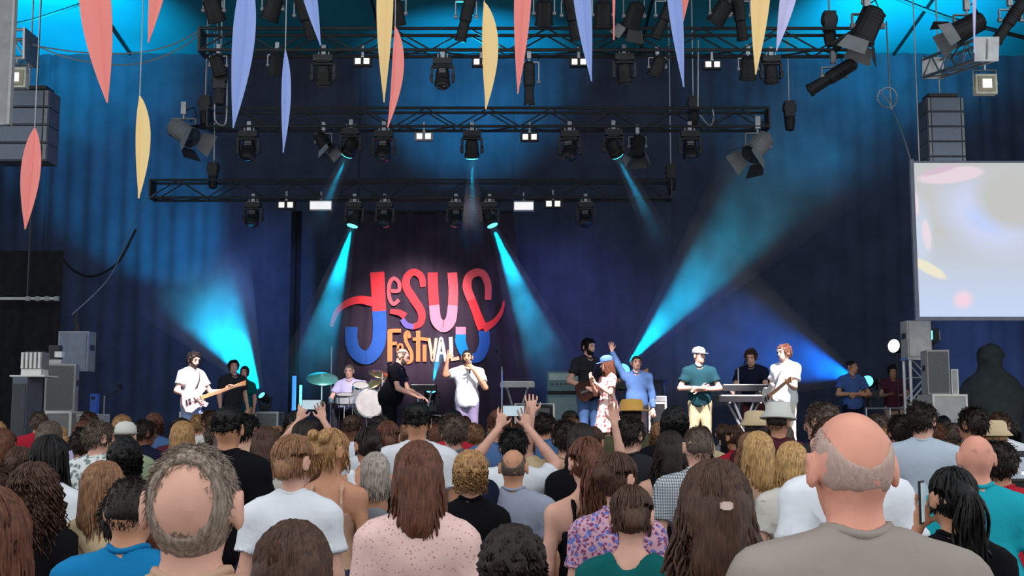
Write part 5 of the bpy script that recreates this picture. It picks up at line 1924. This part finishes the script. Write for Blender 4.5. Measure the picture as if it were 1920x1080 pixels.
W['violet_floral'] = patterned('violet_flowered_cloth', srgb(206, 160, 176), srgb(92, 118, 196), 'floral', 34, srgb(130, 70, 110))
W['check'] = patterned('grey_checked_cloth', srgb(200, 204, 208), srgb(110, 118, 126), 'check', 24)
W['pink_stripe'] = patterned('pink_striped_cloth', srgb(222, 178, 206), srgb(240, 226, 236), 'stripes', 22)
W['dress_floral'] = patterned('pink_flowered_dress', srgb(250, 214, 206), srgb(200, 90, 90), 'floral', 18)

PLACED = []


def crowd(label, px, py, Y, rig, skin, hair, top, rz=0.0, hat=None, group=None, **kw):
    loc, H = by_photo(px, py, Y)
    hk = {None: 0.0, 'crop': .006, 'stubble_ring': 0, 'side_fringe': .009}.get(hair[0] if hair else None, .018)
    if hat: hk = .04
    r = RG[rig]
    crown = (r.H @ Vector((0, -.014, 1.75)))
    H = H / (1 + hk / 1.75) * 1.75 / crown.z
    s = H / 1.75
    off = Matrix.Rotation(R(rz), 3, 'Z') @ Vector((crown.x, crown.y + .014, 0)) * s
    loc = loc - Vector((off.x, off.y, 0))
    PLACED.append((loc.x, loc.y))
    return person(label, rig, r, loc, H, rz, skin, hair, top, hat=hat, group=group, **kw)


def held(t, p):
    """point p of a person's own frame, in the hall"""
    m = Matrix.Translation(t.location) @ t.rotation_euler.to_matrix().to_4x4() @ Matrix.Scale(t.scale.x, 4)
    return m @ Vector(p)


def smartphone(label, c, rz=0.0, lit=True, flat=True):
    t = thing('smartphone', label, 'phone', c, R(rz))
    s = (.15, .009, .075) if flat else (.075, .009, .15)
    MB().box((0, 0, 0), s).build('case', mat('phone_case', (.02, .02, .022), .3), t)
    MB().box((0, -.006, 0), (s[0] * .94, .003, s[2] * .9)).build('display', mat('phone_display', (.4, .5, .55), .2, emit=(.55, .72, .8), estr=.4), t)
    return t


# ------------------------------------------------------------------ the nearest people
crowd('person close up with thinning short grey hair around a bare crown', 364, 826, 2.12, 'near_a', 'light', ('side_fringe', 'grey'), ('tee', W['beige']), rz=4, vox=.006, tvox=.009)
crowd('person close up in a grey-brown T-shirt with a shaved bare head', 1586, 773, 2.45, 'near_b', 'red', ('stubble_ring', 'stubble'), ('tee', W['taupe']), rz=3, vox=.006, tvox=.008, loose=.02)
crowd('person with tousled brown hair low before the white T-shirt', 552, 971, 2.45, 'f', 'light', ('bob', 'brown'), ('tee', W['beige']), rz=5)
crowd('person with short dark curls low beside the dotted blouse', 962, 986, 2.95, 'f', 'tan', ('curly_short', 'dark'), ('tee', W['charcoal']), rz=-6)
clip_p = crowd('person with wavy brown hair pinned by a pale clip', 1340, 858, 2.85, 'f', 'light', ('long_wavy', 'brown'), ('strap', W['offwhite']), rz=-4)
MB().box((.012, -.150, 1.655), (.030, .016, .014), (0, 0, .1)).box((.012, -.154, 1.655), (.02, .012, .02)).build('hair_clip', mat('pale_clip', srgb(226, 200, 190), .3), clip_p)
crowd('person with long auburn hair cut by the edge of the view', -22, 905, 2.3, 'f', 'light', ('long', 'chestnut'), ('tee', W['offwhite']), rz=-12)
crowd('person with long brown hair in a rose blouse with small dots', 785, 824, 4.2, 'f', 'light', ('long', 'chestnut'), ('tee', W['rose_dots']), rz=4, tvox=.009, loose=.024)
crowd('person in a plain white T-shirt with wispy tied hair', 550, 813, 5.2, 'fr', 'light', ('low_bun', 'light'), ('tee', W['white']), rz=4, tvox=.009, loose=.022)
crowd('person in a bright blue T-shirt behind the thinning grey head', 252, 893, 3.7, 'mh', 'tan', ('crop', 'dark'), ('tee', W['blue']), rz=-6)
crowd('person in a black strappy top with bare shoulders', 1098, 818, 5.5, 'f', 'light', ('ponytail', 'chestnut'), ('strap', W['black']), rz=12)
crowd('person in a violet flowered blouse with pinned up hair', 1156, 846, 5.0, 'fr', 'light', ('bun', 'brown'), ('tee', W['violet_floral']), rz=-10)
crowd('person in a dark green top with a low hair knot', 1186, 908, 4.2, 'fd', 'light', ('low_bun', 'brown'), ('dress', W['teal']), rz=-14)
crowd('person in a white T-shirt partly behind the shaved bare head', 1546, 796, 4.9, 'bow', 'light', ('crop', 'brown'), ('tee', W['white']), rz=6)
ph = crowd('person in a black T-shirt holding a phone to the ear', 1784, 873, 4.2, 'phone', 'tan', ('ponytail', 'black'), ('tee', W['black']), rz=-12)
smartphone('white phone held to the ear of the person in black', held(ph, (-.115, .02, 1.62)), 60, True, False)
crowd('person in a turquoise T-shirt with a bare sunburnt head', 1826, 815, 5.4, 'mh', 'red', None, ('tee', W['turquoise']), rz=-5, loose=.02)
crowd('person in a pale blue shirt turned aside', 1728, 752, 8.3, 'mr', 'light', ('short', 'dark'), ('shirt', W['paleblue']), rz=-16, loose=.02)

# ------------------------------------------------------------------ the middle of the crowd
crowd('person in a black T-shirt with flat black hair before the guitarist', 430, 762, 7.0, 'm', 'tan', ('flat_top', 'black'), ('tee', W['black']), rz=-8, loose=.022)
crowd('person in a black top with a cloud of brown curls', 66, 873, 5.2, 'f', 'tan', ('curly_long', 'brown'), ('tee', W['black']), rz=4)
crowd('person in a cream top with long light brown hair', 198, 862, 5.4, 'fr', 'light', ('long', 'light'), ('tee', W['cream']), rz=-16)
crowd('person in a pink striped shirt beside the bright blue T-shirt', 236, 915, 4.2, 'f', 'light', ('short', 'dark'), ('tee', W['pink_stripe']), rz=0)
crowd('person in a white top with black dreadlocks', 96, 818, 6.6, 'f', 'brown', ('dreads', 'black'), ('tee', W['white']), rz=-10)
crowd('person in a white leafy shirt with dark hair', 190, 787, 8.2, 'mr', 'light', ('short', 'ash'), ('shirt', W['white_floral']), rz=-14)
crowd('person wearing a white cap before the dark drapes', 237, 788, 9.8, 'm', 'light', ('crop', 'dark'), ('tee', W['sage']), hat=('cap', W['capwhite']))
crowd('person in an orange top beside the white leafy shirt', 160, 800, 8.6, 'm', 'light', ('short', 'dark'), ('tee', W['orange']))
crowd('person with sandy hair before the guitarist', 344, 788, 9.0, 'f', 'light', ('bob', 'sand'), ('tee', W['offwhite']))
crowd('person with dark curls beside the thinning grey head', 236, 826, 7.4, 'f', 'brown', ('curly_short', 'black'), ('tee', W['black']), hair_scale=1.15)
crowd('person in a beige blouse with fair pinned curls', 622, 802, 6.3, 'fr', 'tan', ('updo', 'sand'), ('strap', W['beige']), rz=-8)
bt = crowd('person in a black tank top with fair bobbed hair', 704, 846, 6.6, 'f', 'tan', ('bob', 'silver'), ('tank', W['black']), rz=8)
crowd('person in a black top with short golden curls', 882, 845, 6.0, 'f', 'light', ('curly_short', 'sand'), ('tee', W['black']), rz=5)
nj = crowd('person in a blue-grey shirt with a navy jacket over one shoulder', 963, 842, 6.5, 'mh', 'tan', ('stubble_ring', 'ash'), ('shirt', W['bluegrey']), rz=-4)
jk = thing('jacket', 'navy jacket slung over the shoulder of the blue-grey shirt', 'jacket', held(nj, (-.17, -.06, 1.12)))
fj = Field((-.16, -.16, -.5), (.16, .2, .40), .012)
fj.rc((0, -.02, .33), (-.02, -.10, .1), .065, .085, .04)
fj.rc((-.02, -.10, .1), (-.01, -.085, -.4), .085, .10, .04)
fj.rc((0, -.02, .33), (.02, .12, .12), .06, .06, .04)
link('drape', np_mesh('drape', *fj.arrays(), wrinkle=(.014, 18, .4)), W['navy'], jk)
MB().tube([(-.05, -.17, .2), (-.06, -.2, .0), (-.05, -.21, -.3)], [.03, .034, .03], 8).build('sleeve', W['navy'], jk)
p2 = crowd('person in a white shirt filming with both arms raised', 963, 800, 7.6, 'up2', 'light', ('short', 'black'), ('tee', W['white']))
smartphone('phone held up by the person in the white shirt', held(p2, (0, .285, 1.875)), 0)
crowd('person in a white T-shirt with a black haircut before the drums', 783, 754, 7.9, 'm', 'tan', ('flat_top', 'black'), ('tee', W['white']))
crowd('person in a pink top before the drums', 728, 788, 8.7, 'f', 'tan', ('low_bun', 'chestnut'), ('tee', W['pink']))
crowd('person in a white top with auburn tied hair', 690, 800, 7.6, 'fl', 'tan', ('bun', 'dark'), ('tank', W['white']))
crowd('person in a grey jacket beside the black haircut', 850, 776, 8.4, 'm', 'light', ('short', 'ash'), ('long', W['grey']), rz=14)
p3 = crowd('person in a brown top filming with both arms raised', 572, 786, 8.4, 'fup2', 'light', ('bob', 'dark'), ('tee', W['brown']))
smartphone('phone held up by the person in the brown top', held(p3, (0, .255, 1.875)), 0)
crowd('person in an offwhite top with loose brown waves', 500, 798, 7.7, 'f', 'light', ('long_wavy', 'brown'), ('tee', W['offwhite']))
crowd('person in a black jacket with a white collar', 1182, 779, 7.9, 'mr', 'light', ('short', 'dark'), ('long', W['charcoal']), rz=-10)
crowd('person in a grey checked shirt with cropped hair', 1308, 799, 6.5, 'm', 'light', ('crop', 'ash'), ('shirt', W['check']), rz=6)
crowd('person with long fair hair in a rosy top', 1420, 807, 6.9, 'f', 'light', ('long', 'blond'), ('tee', W['beige']), rz=6)
crowd('person with a fair bob beside the white T-shirt', 1483, 826, 6.5, 'f', 'light', ('bob', 'blond'), ('tee', W['offwhite']))
crowd('person in a maroon shirt wearing a white cap', 1458, 756, 9.6, 'mr', 'tan', ('crop', 'dark'), ('shirt', W['maroon']), hat=('bucket', W['capwhite']))
crowd('person wearing a yellow straw hat before the denim shirt', 1184, 751, 10.6, 'm', 'tan', ('crop', 'dark'), ('tee', W['olive']), hat=('straw', W['straw']))
crowd('person wearing a beige bucket hat beside the maroon shirt', 1416, 771, 10.2, 'f', 'light', ('bob', 'dark'), ('tee', W['maroon']), hat=('bucket', W['cream']))
crowd('person with dark hair behind the shaved bare head', 1540, 753, 8.0, 'ml', 'light', ('short', 'ash'), ('tee', W['charcoal']), rz=12)
crowd('person in a tan top beside the pale blue shirt', 1688, 776, 8.6, 'm', 'light', ('short', 'dark'), ('tee', W['beige']))
crowd('person with swept dark hair under the white flight case', 1822, 762, 8.8, 'ml', 'tan', ('short', 'dark'), ('tee', W['brown']))
crowd('person wearing a khaki bucket hat near the sound desk', 1862, 789, 9.4, 'f', 'light', ('bob', 'sand'), ('tee', W['brown']), hat=('bucket', W['cream']))
crowd('person in a red top behind the turquoise T-shirt', 1872, 824, 6.0, 'm', 'tan', ('short', 'dark'), ('long', W['red']), rz=-20)
crowd('person with one arm raised before the flowered dress', 1090, 792, 7.2, 'up1', 'light', ('bob', 'dark'), ('tee', W['black']))
crowd('person with one open hand raised before the bass amplifier', 1062, 786, 7.9, 'up1l', 'light', ('short', 'dark'), ('tee', W['cream']))
crowd('person in a black top with brown waves beside the checked shirt', 1256, 806, 7.2, 'f', 'light', ('long_wavy', 'dark'), ('tank', W['black']))
crowd('person in a white top at the left edge of the crowd', 40, 836, 6.8, 'f', 'tan', ('bun', 'brown'), ('tee', W['white']))
crowd('person in a sage top at the left edge of the crowd', 4, 868, 5.4, 'm', 'light', ('short', 'brown'), ('tee', W['sage']))

# grey backpack on the black tank top
bp = thing('backpack', 'grey backpack on the back of the black tank top', 'backpack', held(bt, (0, -.20, .98)))
fb = Field((-.2, -.16, -.08), (.2, .14, .48), .012)
fb.el((0, -.02, .18), (.15, .085, .21), None, .03)
fb.el((0, -.09, .10), (.11, .045, .10), None, .01)
link('bag', np_mesh('bag', *fb.arrays(), wrinkle=(.006, 22, .6)), W['grey'], bp)
for s in (-1, 1):
    MB().tube([(s * .09, .05, .32), (s * .095, .08, .42), (s * .09, .12, .46)], .016, 6).build('strap', W['charcoal'], bp)
MB().cyl((-.08, -.135, .16), (.08, -.135, .16), .005, n=5).build('zip', DRK, bp)

# ------------------------------------------------------------------ far rows, in front of the stage
rr = random.Random(21)
USED = set()
COLS = ['white', 'black', 'charcoal', 'navy', 'grey', 'beige', 'maroon', 'denim', 'olive', 'brown', 'offwhite', 'pink', 'sage', 'red', 'cream', 'lavender', 'orange', 'teal']
HS_M, HS_F = ['short', 'crop', 'short', 'flat_top', 'curly_short'], ['long', 'bob', 'bun', 'ponytail', 'long_wavy', 'low_bun', 'updo', 'bob']
HC_ = ['dark', 'black', 'brown', 'dark', 'chestnut', 'brown', 'ash', 'light', 'sand', 'black']
ROWN = {13.9: 'first', 12.9: 'second', 11.9: 'third', 10.9: 'fourth', 9.9: 'fifth', 8.9: 'sixth', 7.9: 'seventh'}
HN = dict(short='short', crop='cropped', flat_top='flat', curly_short='curly', long='long', bob='bobbed', bun='knotted', ponytail='ponytailed', long_wavy='wavy', low_bun='low knotted', updo='pinned')
for Y in ROWN:
    half = 960 / FPX * Y * 1.03
    x = -half + rr.uniform(0, .3)
    while x < half:
        yy = Y + rr.uniform(-.3, .3)
        sp = rr.uniform(.55, .70)
        px = 960 + x / yy * FPX
        if all(math.hypot(x - a, yy - b) > .54 for a, b in PLACED) and not (yy < 9 and rr.random() < .25):
            fem = rr.random() < .5
            hgt = rr.uniform(1.54, 1.70) if fem else rr.uniform(1.64, 1.80)
            hs = rr.choice(HS_F if fem else HS_M)
            hc, cl = rr.choice(HC_), rr.choice(COLS)
            while (cl, hs, hc, Y) in USED:
                cl = rr.choice(COLS)
            USED.add((cl, hs, hc, Y))
            rg = rr.choice(['f', 'fl', 'fr', 'fd'] if fem else ['m', 'ml', 'mr', 'm'])
            sk_ = rr.choice(['light', 'light', 'tan', 'fair', 'brown', 'tan'])
            r = RG[rg]
            person('person in %s top with %s %s hair in the %s row from the stage' % (cl, HN[hs], 'fair' if hc == 'sand' else hc, ROWN[Y]), rg, r, Vector((x, yy, 0)), hgt, rr.uniform(-25, 25), sk_, (hs, hc),
                   (rr.choice(['tee', 'tank', 'tee']) if fem else 'tee', W[cl]), group='crowd rows in front of the stage')
            PLACED.append((x, yy))
        x += sp

# ------------------------------------------------------------------ people on the stage
def on_stage(label, px, py, Y, rig, rz, skin, hair, top, bottom=None, hat=None, base=SZ, fixed=None, **kw):
    c = P(px, py, Y)
    crown = rig.H @ Vector((0, -.014, 1.75))
    H = (c.z - base) * 1.75 / (crown.z + (.03 if hat else .014)) if fixed is None else fixed
    off = Matrix.Rotation(R(rz), 3, 'Z') @ Vector((crown.x, crown.y, 0)) * (H / 1.75)
    beard = kw.pop('beard', None)
    t = person(label, label, rig, Vector((c.x - off.x, Y, base)), H, rz, skin, hair, top, bottom, hat=hat, vox=.010, tvox=.012, **kw)
    face(t, rig, hair[1], beard)
    return t


def face(t, rig, hc, beard=None):
    for s in (-1, 1):
        link('eye', get('face', 'eye', lambda: MB().ball((0, 0, 0), (.011, .006, .006), 8, 6).mesh('eye', smooth=True)), mat('dark_eye', (.02, .015, .012), .2), t, mtx=rig.H @ Matrix.Translation((s * .031, .0925, 1.650)))
        link('eyebrow', get('face', 'brow', lambda: MB().ball((0, 0, 0), (.018, .007, .004), 8, 4).mesh('eyebrow', smooth=True)), HAIRM(hc), t, mtx=rig.H @ Matrix.Translation((s * .031, .095, 1.672)))
    link('mouth', get('face', 'mouth', lambda: MB().ball((0, 0, 0), (.022, .008, .005), 8, 4).mesh('mouth', smooth=True)), mat('lips', srgb(150, 84, 78), .5), t, mtx=rig.H @ Matrix.Translation((0, .094, 1.572)))
    if beard:
        link('beard', hair_mesh('beard'), HAIRM(beard), t, mtx=rig.H)


def guitar(label, t, c, tip, m, wood=None, long=.95, s=1.0):
    """electric guitar in a player's frame: body at c, head of the neck at tip"""
    c, e = held(t, c), held(t, tip)
    d = (e - c).normalized()
    out = (t.rotation_euler.to_matrix() @ Vector((0, 1, 0)))
    n = (out - d * out.dot(d)).normalized()
    w = d.cross(n)
    g = thing('electric_guitar', label, 'guitar', c)
    q = Matrix((w, d, n)).transposed().to_4x4()
    V = lambda x, y, z: q @ Vector((x * s, y * s, z * s))
    outl = [(0, -.24), (.13, -.21), (.17, -.12), (.13, -.02), (.12, .05), (.16, .12), (.12, .17), (.06, .10), (-.05, .10), (-.10, .19), (-.16, .14), (-.13, .04), (-.13, -.02), (-.17, -.12), (-.13, -.21)]
    MB().slab([V(x, y, -.02) for x, y in outl], V(0, 0, .04)).build('body', m, g)
    MB().slab([V(-.026, .06, .02), V(.026, .06, .02), V(.021, .06 + long * .62, .02), V(-.021, .06 + long * .62, .02)], V(0, 0, .02)).build('neck', wood or mat('maple_neck', srgb(206, 150, 100), .4), g)
    MB().slab([V(-.022, .06 + long * .62, .022), V(.022, .06 + long * .62, .022), V(.04, .06 + long * .8, .012), V(-.03, .06 + long * .82, .012)], V(0, 0, .015)).build('headstock', wood or mat('maple_neck', srgb(206, 150, 100), .4), g)
    for y in (-.12, -.03):
        MB().slab([V(-.04, y - .015, .02), V(.04, y - .015, .02), V(.04, y + .015, .02), V(-.04, y + .015, .02)], V(0, 0, .012)).build('pickup', BLK, g)
    MB().slab([V(-.04, -.18, .02), V(.04, -.18, .02), V(.04, -.16, .02), V(-.04, -.16, .02)], V(0, 0, .014)).build('bridge', CHROME, g)
    for k in range(4):
        x = -.015 + .01 * k
        MB().cyl(V(x, -.17, .036), V(x, .06 + long * .75, .044), .0015, n=4).build('string', CHROME, g)
    return g


def strap(t, rig, pts, m=None):
    MB().tube(hang([rig.up(p) for p in pts], 6), .016, 5).build('guitar_strap', m or mat('dark_strap', (.03, .025, .025), .7), t)


PLAY = {1: ((.31, -.02, 1.14), (.13, .20, 1.03), (-.8, .3, -.3)), -1: ((-.30, .12, 1.12), (-.40, .34, 1.16), (-.2, .6, .7))}
STRAP = [(-.13, -.10, 1.38), (-.09, .02, 1.47), (-.02, .13, 1.32), (.12, .15, 1.10)]
r1 = Rig('m', PLAY, pitch=14, yaw=-10)
g1 = on_stage('guitarist in a white T-shirt playing at the left of the stage', 366, 660, 17.4, r1, -118, 'light', ('short', 'dark'), ('tee', W['white']), CLOTH('palejeans', (150, 170, 210)), loose=.022, beard='dark')
strap(g1, r1, STRAP)
guitar('pale pink electric guitar of the guitarist at the stage side', g1, (.10, .19, 1.02), (-.42, .38, 1.20), mat('pale_pink_lacquer', srgb(240, 190, 190), .25))
on_stage('person in a dark grey shirt behind the guitar neck', 438, 674, 19.7, Rig('m', yaw=-20), -140, 'light', ('short', 'dark'), ('tee', W['charcoal']))
on_stage('person in an apricot top and pale trousers behind the guitarist', 459, 686, 20.3, Rig('f', yaw=10), 170, 'light', ('low_bun', 'dark'), ('tee', W['teal']), W['beige'])
sit = {s: ((s * .17, .42, .90), (s * .19, .38, .46)) for s in (-1, 1)}
rd = Rig('m', {-1: ((-.36, .16, 1.40), (-.56, .26, 1.46), (-1, .3, .1)), 1: ((.30, .12, 1.14), (.24, .36, 1.08), (0, 1, -.2))}, pitch=8, legs=sit)
dz = P(655, 682, 20.8).z - 1.75
on_stage('drummer in a pale lavender T-shirt seated behind the drums', 655, 682, 20.8, rd, 178, 'light', ('crop', 'grey'), ('tee', W['lavender']), W['charcoal'], base=dz, fixed=1.73)
ds = thing('drum_stool', 'round black drum stool under the drummer', 'stool', (P(655, 682, 20.8).x, 20.85, RZ))
MB().lathe([(.15, dz + .82 - RZ - .08), (.17, dz + .82 - RZ - .02), (.15, dz + .82 - RZ)], 16).build('seat', BLK, ds)
MB().cyl((0, 0, .02), (0, 0, dz + .82 - RZ - .05), .03, n=8).lathe([(.2, 0), (.2, .02), (.04, .05)], 12).build('leg', CHROME, ds)
rl_ = Rig('m', {s: ((s * .24, .16, 1.16), (s * .16, .42, 1.12), (0, 1, -.2)) for s in (-1, 1)}, lean=16, pitch=8, heavy=.05)
on_stage('person in black leaning over a keyboard beside the drums', 760, 657, 18.6, rl_, -102, 'light', ('stubble_ring', 'ash'), ('tee', W['black']), W['black'], fixed=1.80, beard='ash')
rs_ = Rig('m', {1: ((.34, .06, 1.36), (.30, .12, 1.60), (-.35, .1, 1)), -1: ((-.29, .12, 1.16), (-.10, .22, 1.44), (.6, -.1, .8))}, pitch=-4)
sg = on_stage('singer in a white shirt raising one hand and holding a microphone', 876, 655, 17.8, rs_, 180, 'tan', ('crop', 'dark'), ('tee', W['white']), CLOTH('mauve', (140, 130, 160)), loose=.02, beard='dark')
m0 = held(sg, (-.05, .215, 1.50))
mc = thing('microphone', 'black microphone held to the mouth of the singer', 'microphone', m0)
MB().cyl((0, 0, -.12), (0, .03, .03), .014, .02, n=10).build('handle', BLK, mc)
MB().ball((0, .035, .05), .028).build('grille', GREY, mc)
rb = Rig('m', PLAY, pitch=6, yaw=10)
b1 = on_stage('bass player in dark clothes before the bass amplifier', 1104, 634, 18.8, rb, -150, 'light', ('short', 'black'), ('tee', W['charcoal']), W['denim'], beard='black')
strap(b1, rb, STRAP)
guitar('dark brown bass guitar of the bass player', b1, (.10, .19, 1.02), (-.42, .38, 1.20), mat('dark_brown_lacquer', srgb(60, 36, 30), .25), long=1.15)
rf = Rig('f', {1: ((.25, .10, 1.15), (.10, .26, 1.36), (-.3, .3, .8)), -1: ((-.25, .08, 1.15), (-.06, .26, 1.32), (.3, .3, .8))}, pitch=10)
on_stage('person in a pink flowered dress and a blue cap on stage', 1136, 666, 17.2, rf, 112, 'light', ('long', 'chestnut'), ('dress', W['dress_floral']), W['beige'], hat=('cap', W['denim']))
rn = Rig('m', {1: ((.30, .02, 1.60), (.40, .03, 1.84), (.1, .05, 1))}, yaw=12)
on_stage('person in a denim shirt raising one arm on stage', 1193, 666, 18.0, rn, 174, 'light', ('crop', 'brown'), ('long', W['denim']), W['charcoal'])
rx = Rig('m', {1: ((.30, .05, 1.14), (.00, .22, 1.14), (-1, .1, .1)), -1: ((-.30, .05, 1.14), (.02, .17, 1.11), (1, .1, .1))}, yaw=40)
on_stage('person in a dark teal T-shirt with folded arms and a grey cap', 1310, 650, 17.8, rx, 176, 'light', ('crop', 'dark'), ('tee', CLOTH('darkteal', (28, 62, 70))), CLOTH('khaki', (190, 176, 140)), hat=('cap', W['bluegrey']))
rk = Rig('m', {s: ((s * .25, .14, 1.16), (s * .20, .40, 1.08), (0, 1, -.1)) for s in (-1, 1)}, lean=6, pitch=14, yaw=8)
on_stage('keyboard player in a dark blue shirt on stage', 1404, 655, 18.6, rk, 152, 'light', ('short', 'brown'), ('tee', W['navy']), W['maroon'])
rw = Rig('m', PLAY, pitch=4)
g2 = on_stage('guitarist in a white T-shirt beside the keyboard player', 1470, 645, 17.0, rw, 122, 'fair', ('short', 'chestnut'), ('tee', W['white']), W['offwhite'], loose=.026)
strap(g2, rw, STRAP, mat('grey_strap', (.12, .12, .14), .7))
guitar('white electric guitar of the guitarist beside the keyboard player', g2, (.10, .20, 1.0), (-.40, .40, 1.16), mat('white_lacquer', srgb(230, 228, 226), .25))
on_stage('person in a blue shirt with folded arms beside the blue-white lamp', 1596, 675, 20.6, rx, 188, 'tan', ('crop', 'dark'), ('tee', CLOTH('midblue', (70, 96, 150))), W['navy'])
rq = Rig('m', {s: ((s * .25, .14, 1.16), (s * .12, .34, 1.16), (-s * .3, 1, .1)) for s in (-1, 1)}, pitch=14)
on_stage('person in a maroon shirt under the white oval lamp', 1672, 684, 21.7, rq, 168, 'tan', ('short', 'dark'), ('tee', W['maroon']), W['beige'])

shadow_shape()
